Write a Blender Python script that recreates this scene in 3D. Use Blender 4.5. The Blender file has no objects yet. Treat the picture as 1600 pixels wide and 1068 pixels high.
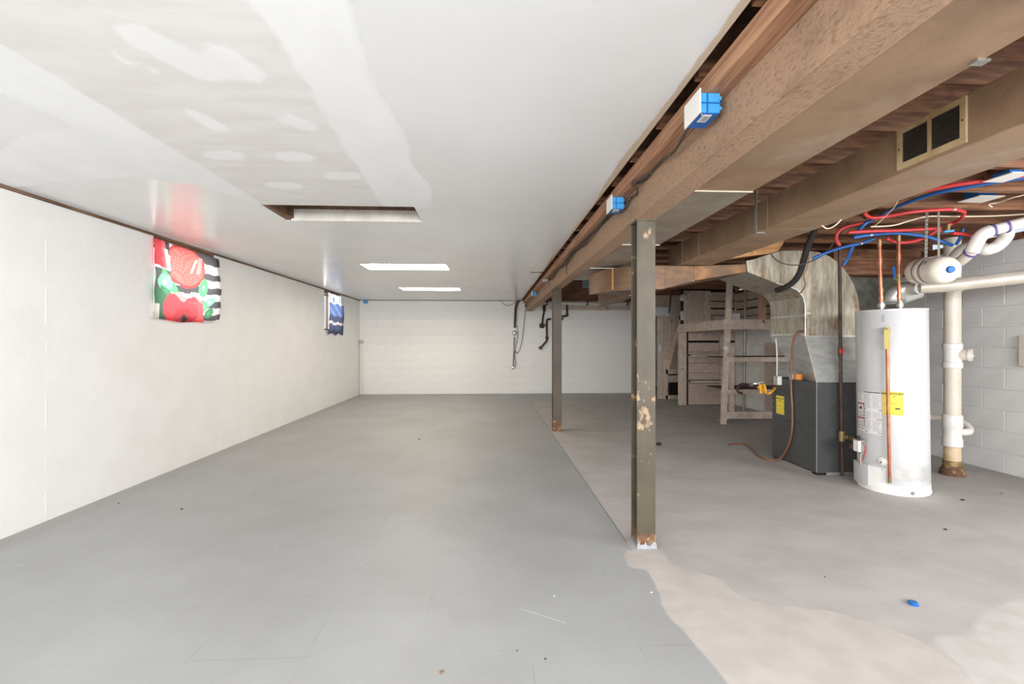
import bpy, math, random
from mathutils import Vector, Matrix
random.seed(7)
R = math.radians
S = bpy.context.scene
COL = S.collection

# ------------------------------------------------------------------ camera
CAMZ, F, YAW = 1.27, 711.0, R(2.818)
cs, sn = math.cos(YAW), math.sin(YAW)
cam = bpy.data.cameras.new('camera'); cam.sensor_width = 36.0; cam.lens = F/1600*36.0
cam.clip_start = .02
co = bpy.data.objects.new('camera', cam); COL.objects.link(co)
co.location = (0, 0, CAMZ); co.rotation_euler = (R(90), 0, -YAW)
S.camera = co

# ------------------------------------------------------------------ world, daylight, exposure
S.view_settings.view_transform = 'Standard'
S.view_settings.look = 'None'
S.view_settings.gamma = 1.0
S.view_settings.use_curve_mapping = False
S.view_settings.exposure = -0.08
S.cycles.max_bounces = 8
S.cycles.diffuse_bounces = 6
S.cycles.glossy_bounces = 4
S.cycles.sample_clamp_indirect = 8
w = bpy.data.worlds.new('sky'); S.world = w; w.use_nodes = True
bg = w.node_tree.nodes['Background']; bg.inputs[0].default_value = (.80, .90, 1, 1); bg.inputs[1].default_value = 1.0

def area(name, loc, rot, sx, sy, power, col=(1, 1, 1)):
    l = bpy.data.lights.new(name, 'AREA'); l.shape = 'RECTANGLE'; l.size = sx; l.size_y = sy
    l.energy = power; l.color = col
    o = bpy.data.objects.new(name, l); COL.objects.link(o); o.location = loc; o.rotation_euler = rot
    return o
# daylight entering by two assumed front openings behind the camera, an assumed side door, and the two left windows
area('unseen_daylight_front', (-.8, -2.32, 1.75), (R(90), 0, 0), 4.2, .86, 245, (.97, .985, 1))
area('unseen_daylight_front', (2.6, -2.32, 1.75), (R(90), 0, 0), 2.2, .86, 235, (.97, .985, 1))  # extra unseen source added to brighten the right wall and heater
area('daylight_side_door', (5.05, .75, 1.15), (0, R(90), 0), 2.0, 1.7, 140, (1, .99, .97))
area('daylight_window', (-3.42, 4.88, 1.95), (0, R(-90), 0), .8, 1.0, 19, (1, 1, 1))
area('daylight_window', (-3.42, 9.28, 1.93), (0, R(-90), 0), .8, .95, 14, (.97, .99, 1))

# ------------------------------------------------------------------ picture geometry helpers
def px(u, v, D):
    k = (u-800)/F*D
    return Vector((k*cs + D*sn, -k*sn + D*cs, CAMZ - (v-534)/F*D))
def pz(u, v, z): return px(u, v, F*(CAMZ - z)/(v-534))
def pY(u, v, Y): return px(u, v, Y/(cs - (u-800)/F*sn))
def pX(u, v, X): return px(u, v, X/((u-800)/F*cs + sn))

# ------------------------------------------------------------------ materials
def lin(c):
    return tuple(((x/255)/12.92 if x/255 <= .04045 else ((x/255+.055)/1.055)**2.4) for x in c) + (1,)
class NT:
    def __init__(s, name):
        s.m = bpy.data.materials.new(name); s.m.use_nodes = True
        s.t = s.m.node_tree; s.b = s.t.nodes['Principled BSDF']; s.out = s.t.nodes['Material Output']
        s.tc = s.t.nodes.new('ShaderNodeTexCoord')
    def n(s, typ, **kw):
        x = s.t.nodes.new(typ)
        for k, v in kw.items(): setattr(x, k, v)
        return x
    def put(s, sock, v):
        if isinstance(v, bpy.types.NodeSocket): s.t.links.new(v, sock)
        elif v is not None: sock.default_value = v
    def math(s, op, a, b=0.0, clamp=False):
        x = s.n('ShaderNodeMath', operation=op, use_clamp=clamp); s.put(x.inputs[0], a); s.put(x.inputs[1], b); return x.outputs[0]
    def coords(s, stretch=(1, 1, 1), src='Object'):
        mp = s.n('ShaderNodeMapping'); s.t.links.new(s.tc.outputs[src], mp.inputs[0]); mp.inputs['Scale'].default_value = stretch; return mp.outputs[0]
    def noise(s, scale, stretch=(1, 1, 1), detail=6, rough=.6):
        x = s.n('ShaderNodeTexNoise'); s.t.links.new(s.coords(stretch), x.inputs['Vector'])
        x.inputs['Scale'].default_value = scale; x.inputs['Detail'].default_value = detail; x.inputs['Roughness'].default_value = rough
        return x.outputs['Fac']
    def ramp(s, f, lo, hi):
        x = s.n('ShaderNodeMapRange', interpolation_type='SMOOTHSTEP'); s.put(x.inputs[0], f); s.put(x.inputs[1], lo); s.put(x.inputs[2], hi); return x.outputs[0]
    def mix(s, f, a, b):
        x = s.n('ShaderNodeMix', data_type='RGBA'); s.put(x.inputs[0], f); s.put(x.inputs[6], a); s.put(x.inputs[7], b); return x.outputs[2]
    def mixf(s, f, a, b):
        x = s.n('ShaderNodeMix', data_type='FLOAT'); s.put(x.inputs[0], f); s.put(x.inputs[2], a); s.put(x.inputs[3], b); return x.outputs[0]
    def attr(s, name):
        x = s.n('ShaderNodeAttribute', attribute_name=name); return x.outputs['Fac']
    def bump(s, h, strength, dist=.01):
        x = s.n('ShaderNodeBump'); s.put(x.inputs['Height'], h); x.inputs['Strength'].default_value = strength; x.inputs['Distance'].default_value = dist
        s.t.links.new(x.outputs[0], s.b.inputs['Normal'])
    def sepxyz(s):
        x = s.n('ShaderNodeSeparateXYZ'); s.t.links.new(s.tc.outputs['Object'], x.inputs[0]); return x.outputs
def mat(name, c1, c2=None, scale=6, stretch=(1, 1, 1), lo=.35, hi=.65, c3=None, scale3=3, stretch3=(1, 1, 1), lo3=.58, hi3=.68,
        rough=.6, metal=0.0, bump=0.0, bscale=60, bstretch=None, spec=.5, coat=0):
    t = NT(name); col = lin(c1)
    if c2: col = t.mix(t.ramp(t.noise(scale, stretch), lo, hi), col, lin(c2))
    if c3: col = t.mix(t.ramp(t.noise(scale3, stretch3), lo3, hi3), col, lin(c3))
    t.put(t.b.inputs['Base Color'], col)
    t.b.inputs['Roughness'].default_value = rough; t.b.inputs['Metallic'].default_value = metal
    t.b.inputs['Specular IOR Level'].default_value = spec
    t.b.inputs['Coat Weight'].default_value = coat
    if bump: t.bump(t.noise(bscale, bstretch or stretch), bump)
    return t.m
M = {}
M['wall'] = mat('painted_white_concrete', (237, 236, 234), (233, 232, 229), 2.2, c3=(226, 223, 218), scale3=6, lo3=.66, hi3=.82, rough=.62, bump=.35, bscale=9, spec=.3)
M['block'] = mat('painted_block', (235, 233, 231), (227, 225, 223), 3, c3=(200, 182, 178), scale3=14, lo3=.68, hi3=.78, rough=.75, bump=.35, bscale=70, spec=.25)
M['mortar'] = mat('painted_mortar', (226, 224, 222), (217, 215, 212), 8, rough=.8)
M['joist'] = mat('joist_wood', (146, 102, 73), (94, 61, 42), 5, (.5, 6, 6), c3=(70, 40, 26), scale3=3, lo3=.55, hi3=.75, rough=.75, bump=.2)
M['plywood'] = mat('subfloor_wood', (96, 66, 46), (66, 44, 30), 4, (6, .6, 1), rough=.8)
M['beam'] = mat('beam_wood', (162, 132, 107), (110, 84, 65), 75, (1, .5, 1), lo=.47, hi=.78, c3=(116, 90, 70), scale3=2.6, stretch3=(1.5, .8, 1.5), lo3=.5, hi3=.85, rough=.75, bump=.4, bscale=60, bstretch=(1, 1, 1))
M['ledger'] = mat('ledger_wood', (186, 142, 110), (150, 106, 80), 5, (12, .5, 12), c3=(112, 82, 64), scale3=4, stretch3=(4, .5, 4), lo3=.58, hi3=.74, rough=.7, bump=.2)
M['duct'] = mat('dusty_duct_metal', (160, 131, 104), (136, 109, 85), 3, c3=(170, 150, 128), scale3=1.6, lo3=.5, hi3=.72, rough=.5, metal=.25, bump=.15, bscale=110)
M['duct_grey'] = mat('galvanized_duct', (158, 148, 132), (138, 128, 112), 4, rough=.45, metal=.3, bump=.12, bscale=110)
M['duct_orange'] = mat('orange_lit_duct', (204, 156, 106), (176, 128, 82), 5, (1, 1, 4), rough=.4, metal=.3)  # orange light on the sheet metal put into its colour
M['duct_brown'] = mat('brown_shaded_duct', (118, 90, 66), (98, 74, 55), 5, (1, 1, 3), c3=(150, 108, 68), scale3=3, lo3=.56, hi3=.72, rough=.45, metal=.3)  # brown sheet, darkened in colour for the shadow by the trunk duct
M['galv'] = mat('stained_galvanized_sheet', (184, 178, 162), (152, 143, 124), 6, (5, 5, .8), c3=(138, 104, 68), scale3=4, stretch3=(1.6, 1.6, .7), lo3=.56, hi3=.72, rough=.42, metal=.45)
M['galv_new'] = mat('bright_galvanized_sheet', (206, 207, 203), (184, 186, 182), 7, (1, 1, 3), rough=.35, metal=.5)
M['galv_dark'] = mat('dull_galvanized_sheet', (112, 112, 104), (88, 88, 82), 8, rough=.45, metal=.5)
M['seam'] = mat('metal_seam', (206, 196, 178), rough=.4, metal=.4)
M['steel_green'] = mat('green_painted_steel', (84, 76, 60), (72, 66, 53), 7, (1, 1, .6), c3=(158, 132, 104), scale3=9, stretch3=(1, 1, .7), lo3=.565, hi3=.64, rough=.5, spec=.4, bump=.1)
M['rust'] = mat('rust', (120, 86, 62), (98, 72, 54), 22, c3=(160, 130, 96), scale3=14, lo3=.5, hi3=.62, rough=.85, bump=.3)
M['steel_dark'] = mat('brown_painted_steel', (86, 75, 61), (74, 63, 51), 5, (1, 1, .5), c3=(118, 84, 62), scale3=3, lo3=.6, hi3=.75, rough=.55)
M['white_plastic'] = mat('white_plastic', (232, 230, 224), rough=.45)
M['blue_plastic'] = mat('blue_plastic', (74, 164, 226), (64, 152, 216), 10, rough=.4)
M['blue_dark'] = mat('deep_blue_plastic', (18, 100, 176), rough=.4)
M['cable'] = mat('dusty_black_cable', (82, 72, 64), (60, 52, 46), 30, rough=.8)
M['white_wire'] = mat('cream_wire', (214, 200, 176), rough=.6)
M['pex_red'] = mat('red_tube', (206, 60, 62), (186, 48, 52), 6, rough=.4)
M['pex_blue'] = mat('blue_tube', (32, 98, 172), (26, 84, 152), 6, rough=.4)
M['copper'] = mat('copper', (200, 132, 100), (168, 100, 72), 14, (1, 1, .6), rough=.35, metal=.6)
M['iron'] = mat('black_iron_pipe', (92, 68, 58), (66, 50, 44), 12, rough=.6, metal=.2)
M['brass'] = mat('brass', (176, 152, 104), (150, 128, 86), 20, rough=.4, metal=.6)
M['red'] = mat('red_paint', (200, 52, 42), rough=.5)
M['enamel'] = mat('white_enamel', (198, 198, 199), (194, 195, 197), 2, rough=.3, coat=.1)
M['enamel_base'] = mat('worn_white_enamel', (238, 237, 234), (230, 228, 222), 5, c3=(186, 146, 104), scale3=7, lo3=.7, hi3=.78, rough=.35)
M['band'] = mat('silver_band', (206, 206, 204), (192, 192, 190), 12, c3=(172, 122, 78), scale3=8, lo3=.68, hi3=.74, rough=.35, metal=.3)
M['chip'] = mat('grey_primer', (128, 130, 128), rough=.6)
M['yellow'] = mat('yellow_label', (238, 212, 74), rough=.5)
M['tagyellow'] = mat('yellow_tag', (200, 180, 104), rough=.5)
M['paper'] = mat('white_label', (226, 226, 226), rough=.6)
M['ink'] = mat('black_print', (44, 40, 34), rough=.6)
M['inkgrey'] = mat('grey_print', (166, 166, 168), rough=.6)
M['inkred'] = mat('red_print', (176, 40, 44), rough=.6)
M['pvc'] = mat('pvc', (226, 218, 204), (218, 208, 192), 4, rough=.4)
M['pvc_white'] = mat('white_pvc', (236, 232, 226), rough=.35)
M['pvc_stained'] = mat('stained_pvc', (222, 200, 168), (206, 168, 124), 6, rough=.5)
M['purple'] = mat('purple_primer', (110, 92, 158), rough=.5)
M['tank'] = mat('cream_enamel', (230, 222, 208), rough=.3, coat=.2)
M['flue'] = mat('dull_white_flue', (204, 198, 186), (184, 176, 162), 6, rough=.4, metal=.25)
M['strap'] = mat('galvanized_strap', (150, 146, 138), rough=.4, metal=.6)
M['furnace'] = mat('charcoal_enamel', (74, 76, 77), (68, 70, 71), 10, rough=.5, bump=.04, bscale=200)
M['rail'] = mat('grey_metal_rail', (150, 148, 144), rough=.5, metal=.3)
M['orange'] = mat('orange_plastic', (226, 140, 62), rough=.5)
M['gasyellow'] = mat('yellow_gas_hose', (236, 180, 60), (222, 160, 44), 8, rough=.45)
M['hose_brown'] = mat('brown_vinyl_hose', (142, 100, 72), (116, 80, 58), 6, rough=.35)
M['foam'] = mat('black_foam', (42, 38, 36), rough=.85)
M['shelf'] = mat('grey_beige_painted_wood', (214, 197, 182), (194, 176, 161), 5, (2, 2, 2), c3=(108, 92, 80), scale3=6, lo3=.62, hi3=.74, rough=.7, bump=.2)
M['shelf_raw'] = mat('pinkish_wood', (196, 158, 136), (176, 138, 116), 6, (2, 2, .5), rough=.7)
M['board'] = mat('aged_painted_board', (206, 190, 177), (186, 169, 156), 5, (2, 2, 6), c3=(146, 130, 118), scale3=5, lo3=.62, hi3=.72, rough=.75, bump=.2)
M['shelf_top'] = mat('dark_shelf_wood', (98, 82, 70), (78, 64, 54), 6, rough=.8)
M['dark'] = mat('dark_void', (26, 20, 16), rough=.9)  # near-black standing in for the shade in gaps and hollows
M['trim'] = mat('dark_brown_trim', (132, 104, 82), (96, 72, 54), 6, (8, .6, 8), rough=.75)
M['grille'] = mat('tan_register', (188, 164, 126), (166, 138, 100), 8, c3=(128, 92, 58), scale3=5, lo3=.62, hi3=.72, rough=.5)
M['fixture'] = mat('white_fixture_metal', (226, 222, 214), (206, 200, 190), 5, rough=.4)
M['meter'] = mat('grey_meter_plastic', (188, 182, 174), rough=.4)
M['chrome'] = mat('dull_chrome', (180, 178, 172), rough=.3, metal=.8)
M['dirt'] = mat('dark_dirt', (60, 52, 46), (40, 34, 30), 30, rough=.9)
M['brownbit'] = mat('brown_pebble', (140, 108, 80), rough=.8)
M['patchgrey'] = mat('grey_mortar_patch', (162, 164, 168), (148, 150, 154), 20, rough=.8)
M['teal'] = mat('teal_grey_sheet', (96, 122, 118), (84, 108, 106), 6, rough=.5)
def emis(name, col, st):
    t = NT(name); t.b.inputs['Base Color'].default_value = (*col, 1); t.b.inputs['Emission Color'].default_value = (*col, 1); t.b.inputs['Emission Strength'].default_value = st; return t.m
M['tube_on'] = emis('lit_fluorescent_tube', (1, .90, .74), 105)
def glassm():
    t = NT('window_glass'); tr = t.n('ShaderNodeBsdfTransparent'); gl = t.n('ShaderNodeBsdfGlossy'); gl.inputs['Roughness'].default_value = .05
    mx = t.n('ShaderNodeMixShader'); mx.inputs[0].default_value = .08
    t.t.links.new(tr.outputs[0], mx.inputs[1]); t.t.links.new(gl.outputs[0], mx.inputs[2]); t.t.links.new(mx.outputs[0], t.out.inputs[0]); return t.m
M['glass'] = glassm()
def clothm(name):
    t = NT(name); a = t.n('ShaderNodeAttribute', attribute_name='col')
    nz = t.noise(260, (1, 1, 1), 2); c = t.mix(t.math('MULTIPLY', nz, .15), a.outputs['Color'], (.9, .9, .9, 1))
    d = t.n('ShaderNodeBsdfDiffuse'); tr = t.n('ShaderNodeBsdfTranslucent'); mx = t.n('ShaderNodeMixShader'); mx.inputs[0].default_value = .5
    t.t.links.new(c, d.inputs[0]); t.t.links.new(c, tr.inputs[0])
    t.t.links.new(d.outputs[0], mx.inputs[1]); t.t.links.new(tr.outputs[0], mx.inputs[2]); t.t.links.new(mx.outputs[0], t.out.inputs[0]); return t.m
M['cloth'] = clothm('printed_cloth')

# ------------------------------------------------------------------ mesh helpers
class MB:
    def __init__(s): s.v = []; s.f = []
    def add(s, vs, fs):
        b = len(s.v); s.v += [Vector(p) for p in vs]; s.f += [tuple(b+i for i in f) for f in fs]; return s
    def box(s, x0, x1, y0, y1, z0, z1):
        return s.add([(x0,y0,z0),(x1,y0,z0),(x1,y1,z0),(x0,y1,z0),(x0,y0,z1),(x1,y0,z1),(x1,y1,z1),(x0,y1,z1)],
                     [(0,3,2,1),(4,5,6,7),(0,1,5,4),(1,2,6,5),(2,3,7,6),(3,0,4,7)])
    def hexa(s, bot, top):
        return s.add(list(bot)+list(top), [(3,2,1,0),(4,5,6,7),(0,1,5,4),(1,2,6,5),(2,3,7,6),(3,0,4,7)])
    def prism(s, poly, vec):
        n = len(poly); vec = Vector(vec); P = [Vector(p) for p in poly]
        return s.add(P+[p+vec for p in P], [tuple(range(n))[::-1], tuple(range(n, 2*n))]+[(i, (i+1) % n, n+(i+1) % n, n+i) for i in range(n)])
    def bar(s, a, b, w, h, up=(0, 0, 1)):
        a, b = Vector(a), Vector(b); d = (b-a).normalized(); up = Vector(up)
        sx = d.cross(up).normalized(); uy = sx.cross(d)
        q = lambda p: [p-sx*w/2-uy*h/2, p+sx*w/2-uy*h/2, p+sx*w/2+uy*h/2, p-sx*w/2+uy*h/2]
        return s.add(q(a)+q(b), [(3,2,1,0),(4,5,6,7),(0,1,5,4),(1,2,6,5),(2,3,7,6),(3,0,4,7)])
    def tube(s, pts, r, n=10, smooth=True, sub=6, radii=None):
        P = [Vector(p) for p in pts]
        if smooth and len(P) > 2:
            Q = []; rr = []
            for i in range(len(P)-1):
                p0, p1, p2, p3 = P[max(i-1,0)], P[i], P[i+1], P[min(i+2,len(P)-1)]
                for k in range(sub):
                    t = k/sub
                    Q.append(.5*((2*p1)+(p2-p0)*t+(2*p0-5*p1+4*p2-p3)*t*t+(3*p1-p0-3*p2+p3)*t**3))
                    if radii: rr.append(radii[i]*(1-t)+radii[i+1]*t)
            Q.append(P[-1]); rr.append(radii[-1] if radii else r)
            P = Q; radii = rr if radii else None
        vs = []; fs = []; nrm = None
        for i, p in enumerate(P):
            d = (P[min(i+1,len(P)-1)]-P[max(i-1,0)])
            d = d.normalized() if d.length > 1e-9 else Vector((0,0,1))
            if nrm is None: nrm = d.orthogonal().normalized()
            else:
                nrm = nrm - d*nrm.dot(d); nrm = nrm.normalized() if nrm.length > 1e-6 else d.orthogonal().normalized()
            bn = d.cross(nrm); ri = radii[i] if radii else r
            vs += [p+(nrm*math.cos(2*math.pi*k/n)+bn*math.sin(2*math.pi*k/n))*ri for k in range(n)]
        for i in range(len(P)-1):
            for k in range(n):
                a = i*n+k; b = i*n+(k+1) % n; fs.append((a, b, b+n, a+n))
        fs.append(tuple(range(n))[::-1]); fs.append(tuple(range((len(P)-1)*n, len(P)*n)))
        return s.add(vs, fs)
    def cyl(s, a, b, r, n=16): return s.tube([a, b], r, n, smooth=False)
    def lathe(s, prof, c, axis=(0, 0, 1), n=32):
        c = Vector(c); ax = Vector(axis).normalized(); e1 = ax.orthogonal().normalized(); e2 = ax.cross(e1); vs = []; fs = []
        for r, h in prof: vs += [c+ax*h+(e1*math.cos(2*math.pi*k/n)+e2*math.sin(2*math.pi*k/n))*max(r, 1e-4) for k in range(n)]
        for i in range(len(prof)-1):
            for k in range(n): a = i*n+k; b = i*n+(k+1) % n; fs.append((a, b, b+n, a+n))
        fs.append(tuple(range(n))[::-1]); fs.append(tuple(range((len(prof)-1)*n, len(prof)*n)))
        return s.add(vs, fs)
def link_mesh(name, mb, m, loc=(0,0,0), parent=None, bevel=0, smooth=True, sharp=38):
    me = bpy.data.meshes.new(name); L = Vector(loc)
    me.from_pydata([tuple(p-L) for p in mb.v], [], mb.f); me.validate()
    if smooth:
        me.polygons.foreach_set('use_smooth', [True]*len(me.polygons)); me.set_sharp_from_angle(angle=R(sharp))
    me.materials.append(M[m] if isinstance(m, str) else m)
    o = bpy.data.objects.new(name, me); COL.objects.link(o)
    if parent: o.parent = parent
    else: o.location = L
    if bevel:
        bv = o.modifiers.new('bevel', 'BEVEL'); bv.width = bevel; bv.segments = 2; bv.limit_method = 'ANGLE'; bv.angle_limit = R(50)
    return o
def tag(o, label, cat, group=None):
    o['label'] = label; o['category'] = cat
    if group: o['group'] = group
    return o
class Thing:
    def __init__(s, name, label, cat, loc, group=None):
        s.loc = Vector(loc); s.o = bpy.data.objects.new(name, None); COL.objects.link(s.o); s.o.location = s.loc; s.o.empty_display_size = .05
        tag(s.o, label, cat, group)
    def part(s, name, mb, m, parent=None, label=None, **kw):
        o = link_mesh(name, mb, m, s.loc, parent or s.o, **kw)
        if label: o['label'] = label
        return o
def single(name, mb, m, label, cat, loc, group=None, **kw): return tag(link_mesh(name, mb, m, loc, **kw), label, cat, group)
def struct(name, mb, m, loc=(0,0,0), label=None, **kw):
    o = link_mesh(name, mb, m, loc, **kw); o['kind'] = 'structure'
    if label: o['label'] = label
    return o
def text_tris(body, size, bold=0):
    c = bpy.data.curves.new('t', 'FONT'); c.body = body; c.size = size; c.align_x = 'CENTER'; c.offset = bold; c.resolution_u = 2
    o = bpy.data.objects.new('t', c); COL.objects.link(o); dg = bpy.context.evaluated_depsgraph_get()
    me = bpy.data.meshes.new_from_object(o.evaluated_get(dg))
    out = ([tuple(v.co) for v in me.vertices], [tuple(p.vertices) for p in me.polygons])
    bpy.data.objects.remove(o); bpy.data.curves.remove(c); bpy.data.meshes.remove(me); return out

def sd_poly(p, poly):
    x, y = p; d = 1e9; inside = False; n = len(poly)
    for i in range(n):
        ax, ay = poly[i]; bx, by = poly[(i+1) % n]
        ex, ey = bx-ax, by-ay; t = max(0, min(1, ((x-ax)*ex+(y-ay)*ey)/(ex*ex+ey*ey+1e-12)))
        d = min(d, math.hypot(x-ax-ex*t, y-ay-ey*t))
        if (ay > y) != (by > y) and x < (bx-ax)*(y-ay)/(by-ay)+ax: inside = not inside
    return -d if inside else d
def sd_cap(p, a, b, r):
    ex, ey = b[0]-a[0], b[1]-a[1]; t = max(0, min(1, ((p[0]-a[0])*ex+(p[1]-a[1])*ey)/(ex*ex+ey*ey+1e-12)))
    return math.hypot(p[0]-a[0]-ex*t, p[1]-a[1]-ey*t)-r
def grid_plane(name, xs, ys, z, holes, attrs, m, flip):
    idx = {}; vs = []; fs = []
    for j, y in enumerate(ys):
        for i, x in enumerate(xs): idx[i, j] = len(vs); vs.append((x, y, z))
    for j in range(len(ys)-1):
        for i in range(len(xs)-1):
            cx, cy = (xs[i]+xs[i+1])/2, (ys[j]+ys[j+1])/2
            if any(h[0] < cx < h[1] and h[2] < cy < h[3] for h in holes): continue
            q = (idx[i,j], idx[i+1,j], idx[i+1,j+1], idx[i,j+1]); fs.append(q[::-1] if flip else q)
    me = bpy.data.meshes.new(name); me.from_pydata(vs, [], fs)
    for an, fn in attrs.items():
        a = me.attributes.new(an, 'FLOAT', 'POINT'); a.data.foreach_set('value', [fn((v[0], v[1])) for v in vs])
    me.materials.append(m); o = bpy.data.objects.new(name, me); COL.objects.link(o); o['kind'] = 'structure'; return o
def steps(a, b, st, extra=()):
    n = max(1, round((b-a)/st)); L = [a+(b-a)*i/n for i in range(n+1)]
    L = [x for x in L if all(abs(x-e) > st*.3 for e in extra if a < e < b)] + [e for e in extra if a < e < b]
    return sorted(set(L))
P2 = lambda v: (v.x, v.y)

XL, XR, YB, YF, ZC = -3.143, 4.97, 11.2, -2.4, 2.29
# ------------------------------------------------------------------ floor
def floor_mat():
    t = NT('painted_and_bare_concrete_floor')
    n1 = t.noise(7, detail=8); n2 = t.noise(1.1, detail=5); n3 = t.noise(2.0, (1, 1.5, 1)); n4 = t.noise(30, detail=8)
    wob = t.math('MULTIPLY', t.math('SUBTRACT', n1, .5), .05)
    fine = t.math('MULTIPLY', t.math('SUBTRACT', n4, .5), .012)
    paint = t.mix(t.ramp(n2, .3, .7), lin((166, 168, 169)), lin((156, 157, 156)))
    paint = t.mix(t.math('MULTIPLY', t.ramp(t.noise(5, (1, 1, 1), 10, .7), .62, .72), .4), paint, lin((192, 192, 191)))
    # faint square joints of the tiles under the paint
    sx, sy, sz = t.sepxyz()[:3]
    def lines(c, off): 
        fr = t.math('FRACT', t.math('ADD', t.math('DIVIDE', c, .457), off)); return t.math('LESS_THAN', t.math('ABSOLUTE', t.math('SUBTRACT', fr, .5)), .006)
    g = t.math('MAXIMUM', lines(sx, .13), lines(sy, .4))
    g = t.math('MULTIPLY', g, t.ramp(t.noise(1.7), .46, .62))
    paint = t.mix(t.math('MULTIPLY', g, .25), paint, lin((110, 110, 108)))
    conc = t.mix(t.ramp(n3, .3, .7), lin((188, 185, 183)), lin((174, 170, 167)))
    conc = t.mix(t.math('MULTIPLY', t.ramp(n4, .5, .75), .35), conc, lin((184, 179, 174)))
    bare = t.mix(t.ramp(n1, .35, .65), lin((194, 189, 185)), lin((185, 179, 174)))
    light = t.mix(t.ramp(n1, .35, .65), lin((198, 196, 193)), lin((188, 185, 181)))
    m_conc = t.ramp(t.math('ADD', t.attr('sd_conc'), fine), .004, -.004)
    m_bare = t.ramp(t.math('ADD', t.attr('sd_bare'), wob), .008, -.008)
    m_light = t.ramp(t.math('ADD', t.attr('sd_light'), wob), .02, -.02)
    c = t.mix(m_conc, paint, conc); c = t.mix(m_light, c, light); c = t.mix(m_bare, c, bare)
    line = t.math('MULTIPLY', t.math('LESS_THAN', t.math('ABSOLUTE', t.math('ADD', t.attr('sd_conc'), fine)), .006), t.math('GREATER_THAN', sy, 2.85))
    c = t.mix(t.math('MULTIPLY', line, .5), c, lin((96, 92, 86)))
    A_, B_ = pz(812, 950, 0), pz(884, 973, 0); dv = (B_-A_); Ls = dv.length; dv = dv/Ls
    dx, dy = t.math('SUBTRACT', sx, A_.x), t.math('SUBTRACT', sy, A_.y)
    al = t.math('ADD', t.math('MULTIPLY', dx, dv.x), t.math('MULTIPLY', dy, dv.y)); pe = t.math('ABSOLUTE', t.math('SUBTRACT', t.math('MULTIPLY', dx, dv.y), t.math('MULTIPLY', dy, dv.x)))
    scr = t.math('MULTIPLY', t.math('MULTIPLY', t.math('LESS_THAN', pe, .0018), t.math('GREATER_THAN', al, 0.0)), t.math('LESS_THAN', al, Ls))
    c = t.mix(t.math('MULTIPLY', scr, .6), c, lin((226, 226, 226)))
    # slightly darker strip along the left wall
    edge = t.ramp(t.math('ADD', sx, t.math('MULTIPLY', wob, 1.0)), XL+.20, XL+.17)
    c = t.mix(t.math('MULTIPLY', edge, .55), c, lin((152, 151, 148)))
    t.put(t.b.inputs['Base Color'], c)
    t.put(t.b.inputs['Roughness'], t.mixf(m_conc, t.mixf(n1, .42, .6), .7))
    t.b.inputs['Specular IOR Level'].default_value = .4
    t.bump(t.math('SUBTRACT', t.mixf(.5, n4, n1), t.math('MULTIPLY', g, .5)), .12, .006)
    return t.m
bare_poly = [P2(pz(u, v, 0)) for u, v in [(967,858),(1038,864),(1046,884),(1090,894),(1130,906),(1150,928),(1180,940),(1260,950),(1310,957),(1400,985),(1450,1008),(1490,1035),(1530,1080),(1600,1200),(1210,1200),(1140,1068),(1082,1002),(1040,958),(1022,905),(1010,888),(983,886)]]
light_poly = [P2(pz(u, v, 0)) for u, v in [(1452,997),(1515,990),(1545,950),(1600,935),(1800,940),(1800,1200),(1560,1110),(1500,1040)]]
conc_poly = [(.868, 9.75), (.868, 2.72), P2(pz(1010,890,0)), P2(pz(1082,1002,0)), P2(pz(1140,1068,0)), P2(pz(1210,1200,0)), (1.5, -3), (6, -3), (6, 12), (2.6, 12), (2.6, 9.75)]
xs = steps(XL-.1, XR+.2, .06); ys = steps(YF-.2, 13.6, .06)
grid_plane('floor', xs, ys, 0, [], {'sd_conc': lambda p: sd_poly(p, conc_poly), 'sd_bare': lambda p: sd_poly(p, bare_poly), 'sd_light': lambda p: sd_poly(p, light_poly)}, floor_mat(), False)

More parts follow.
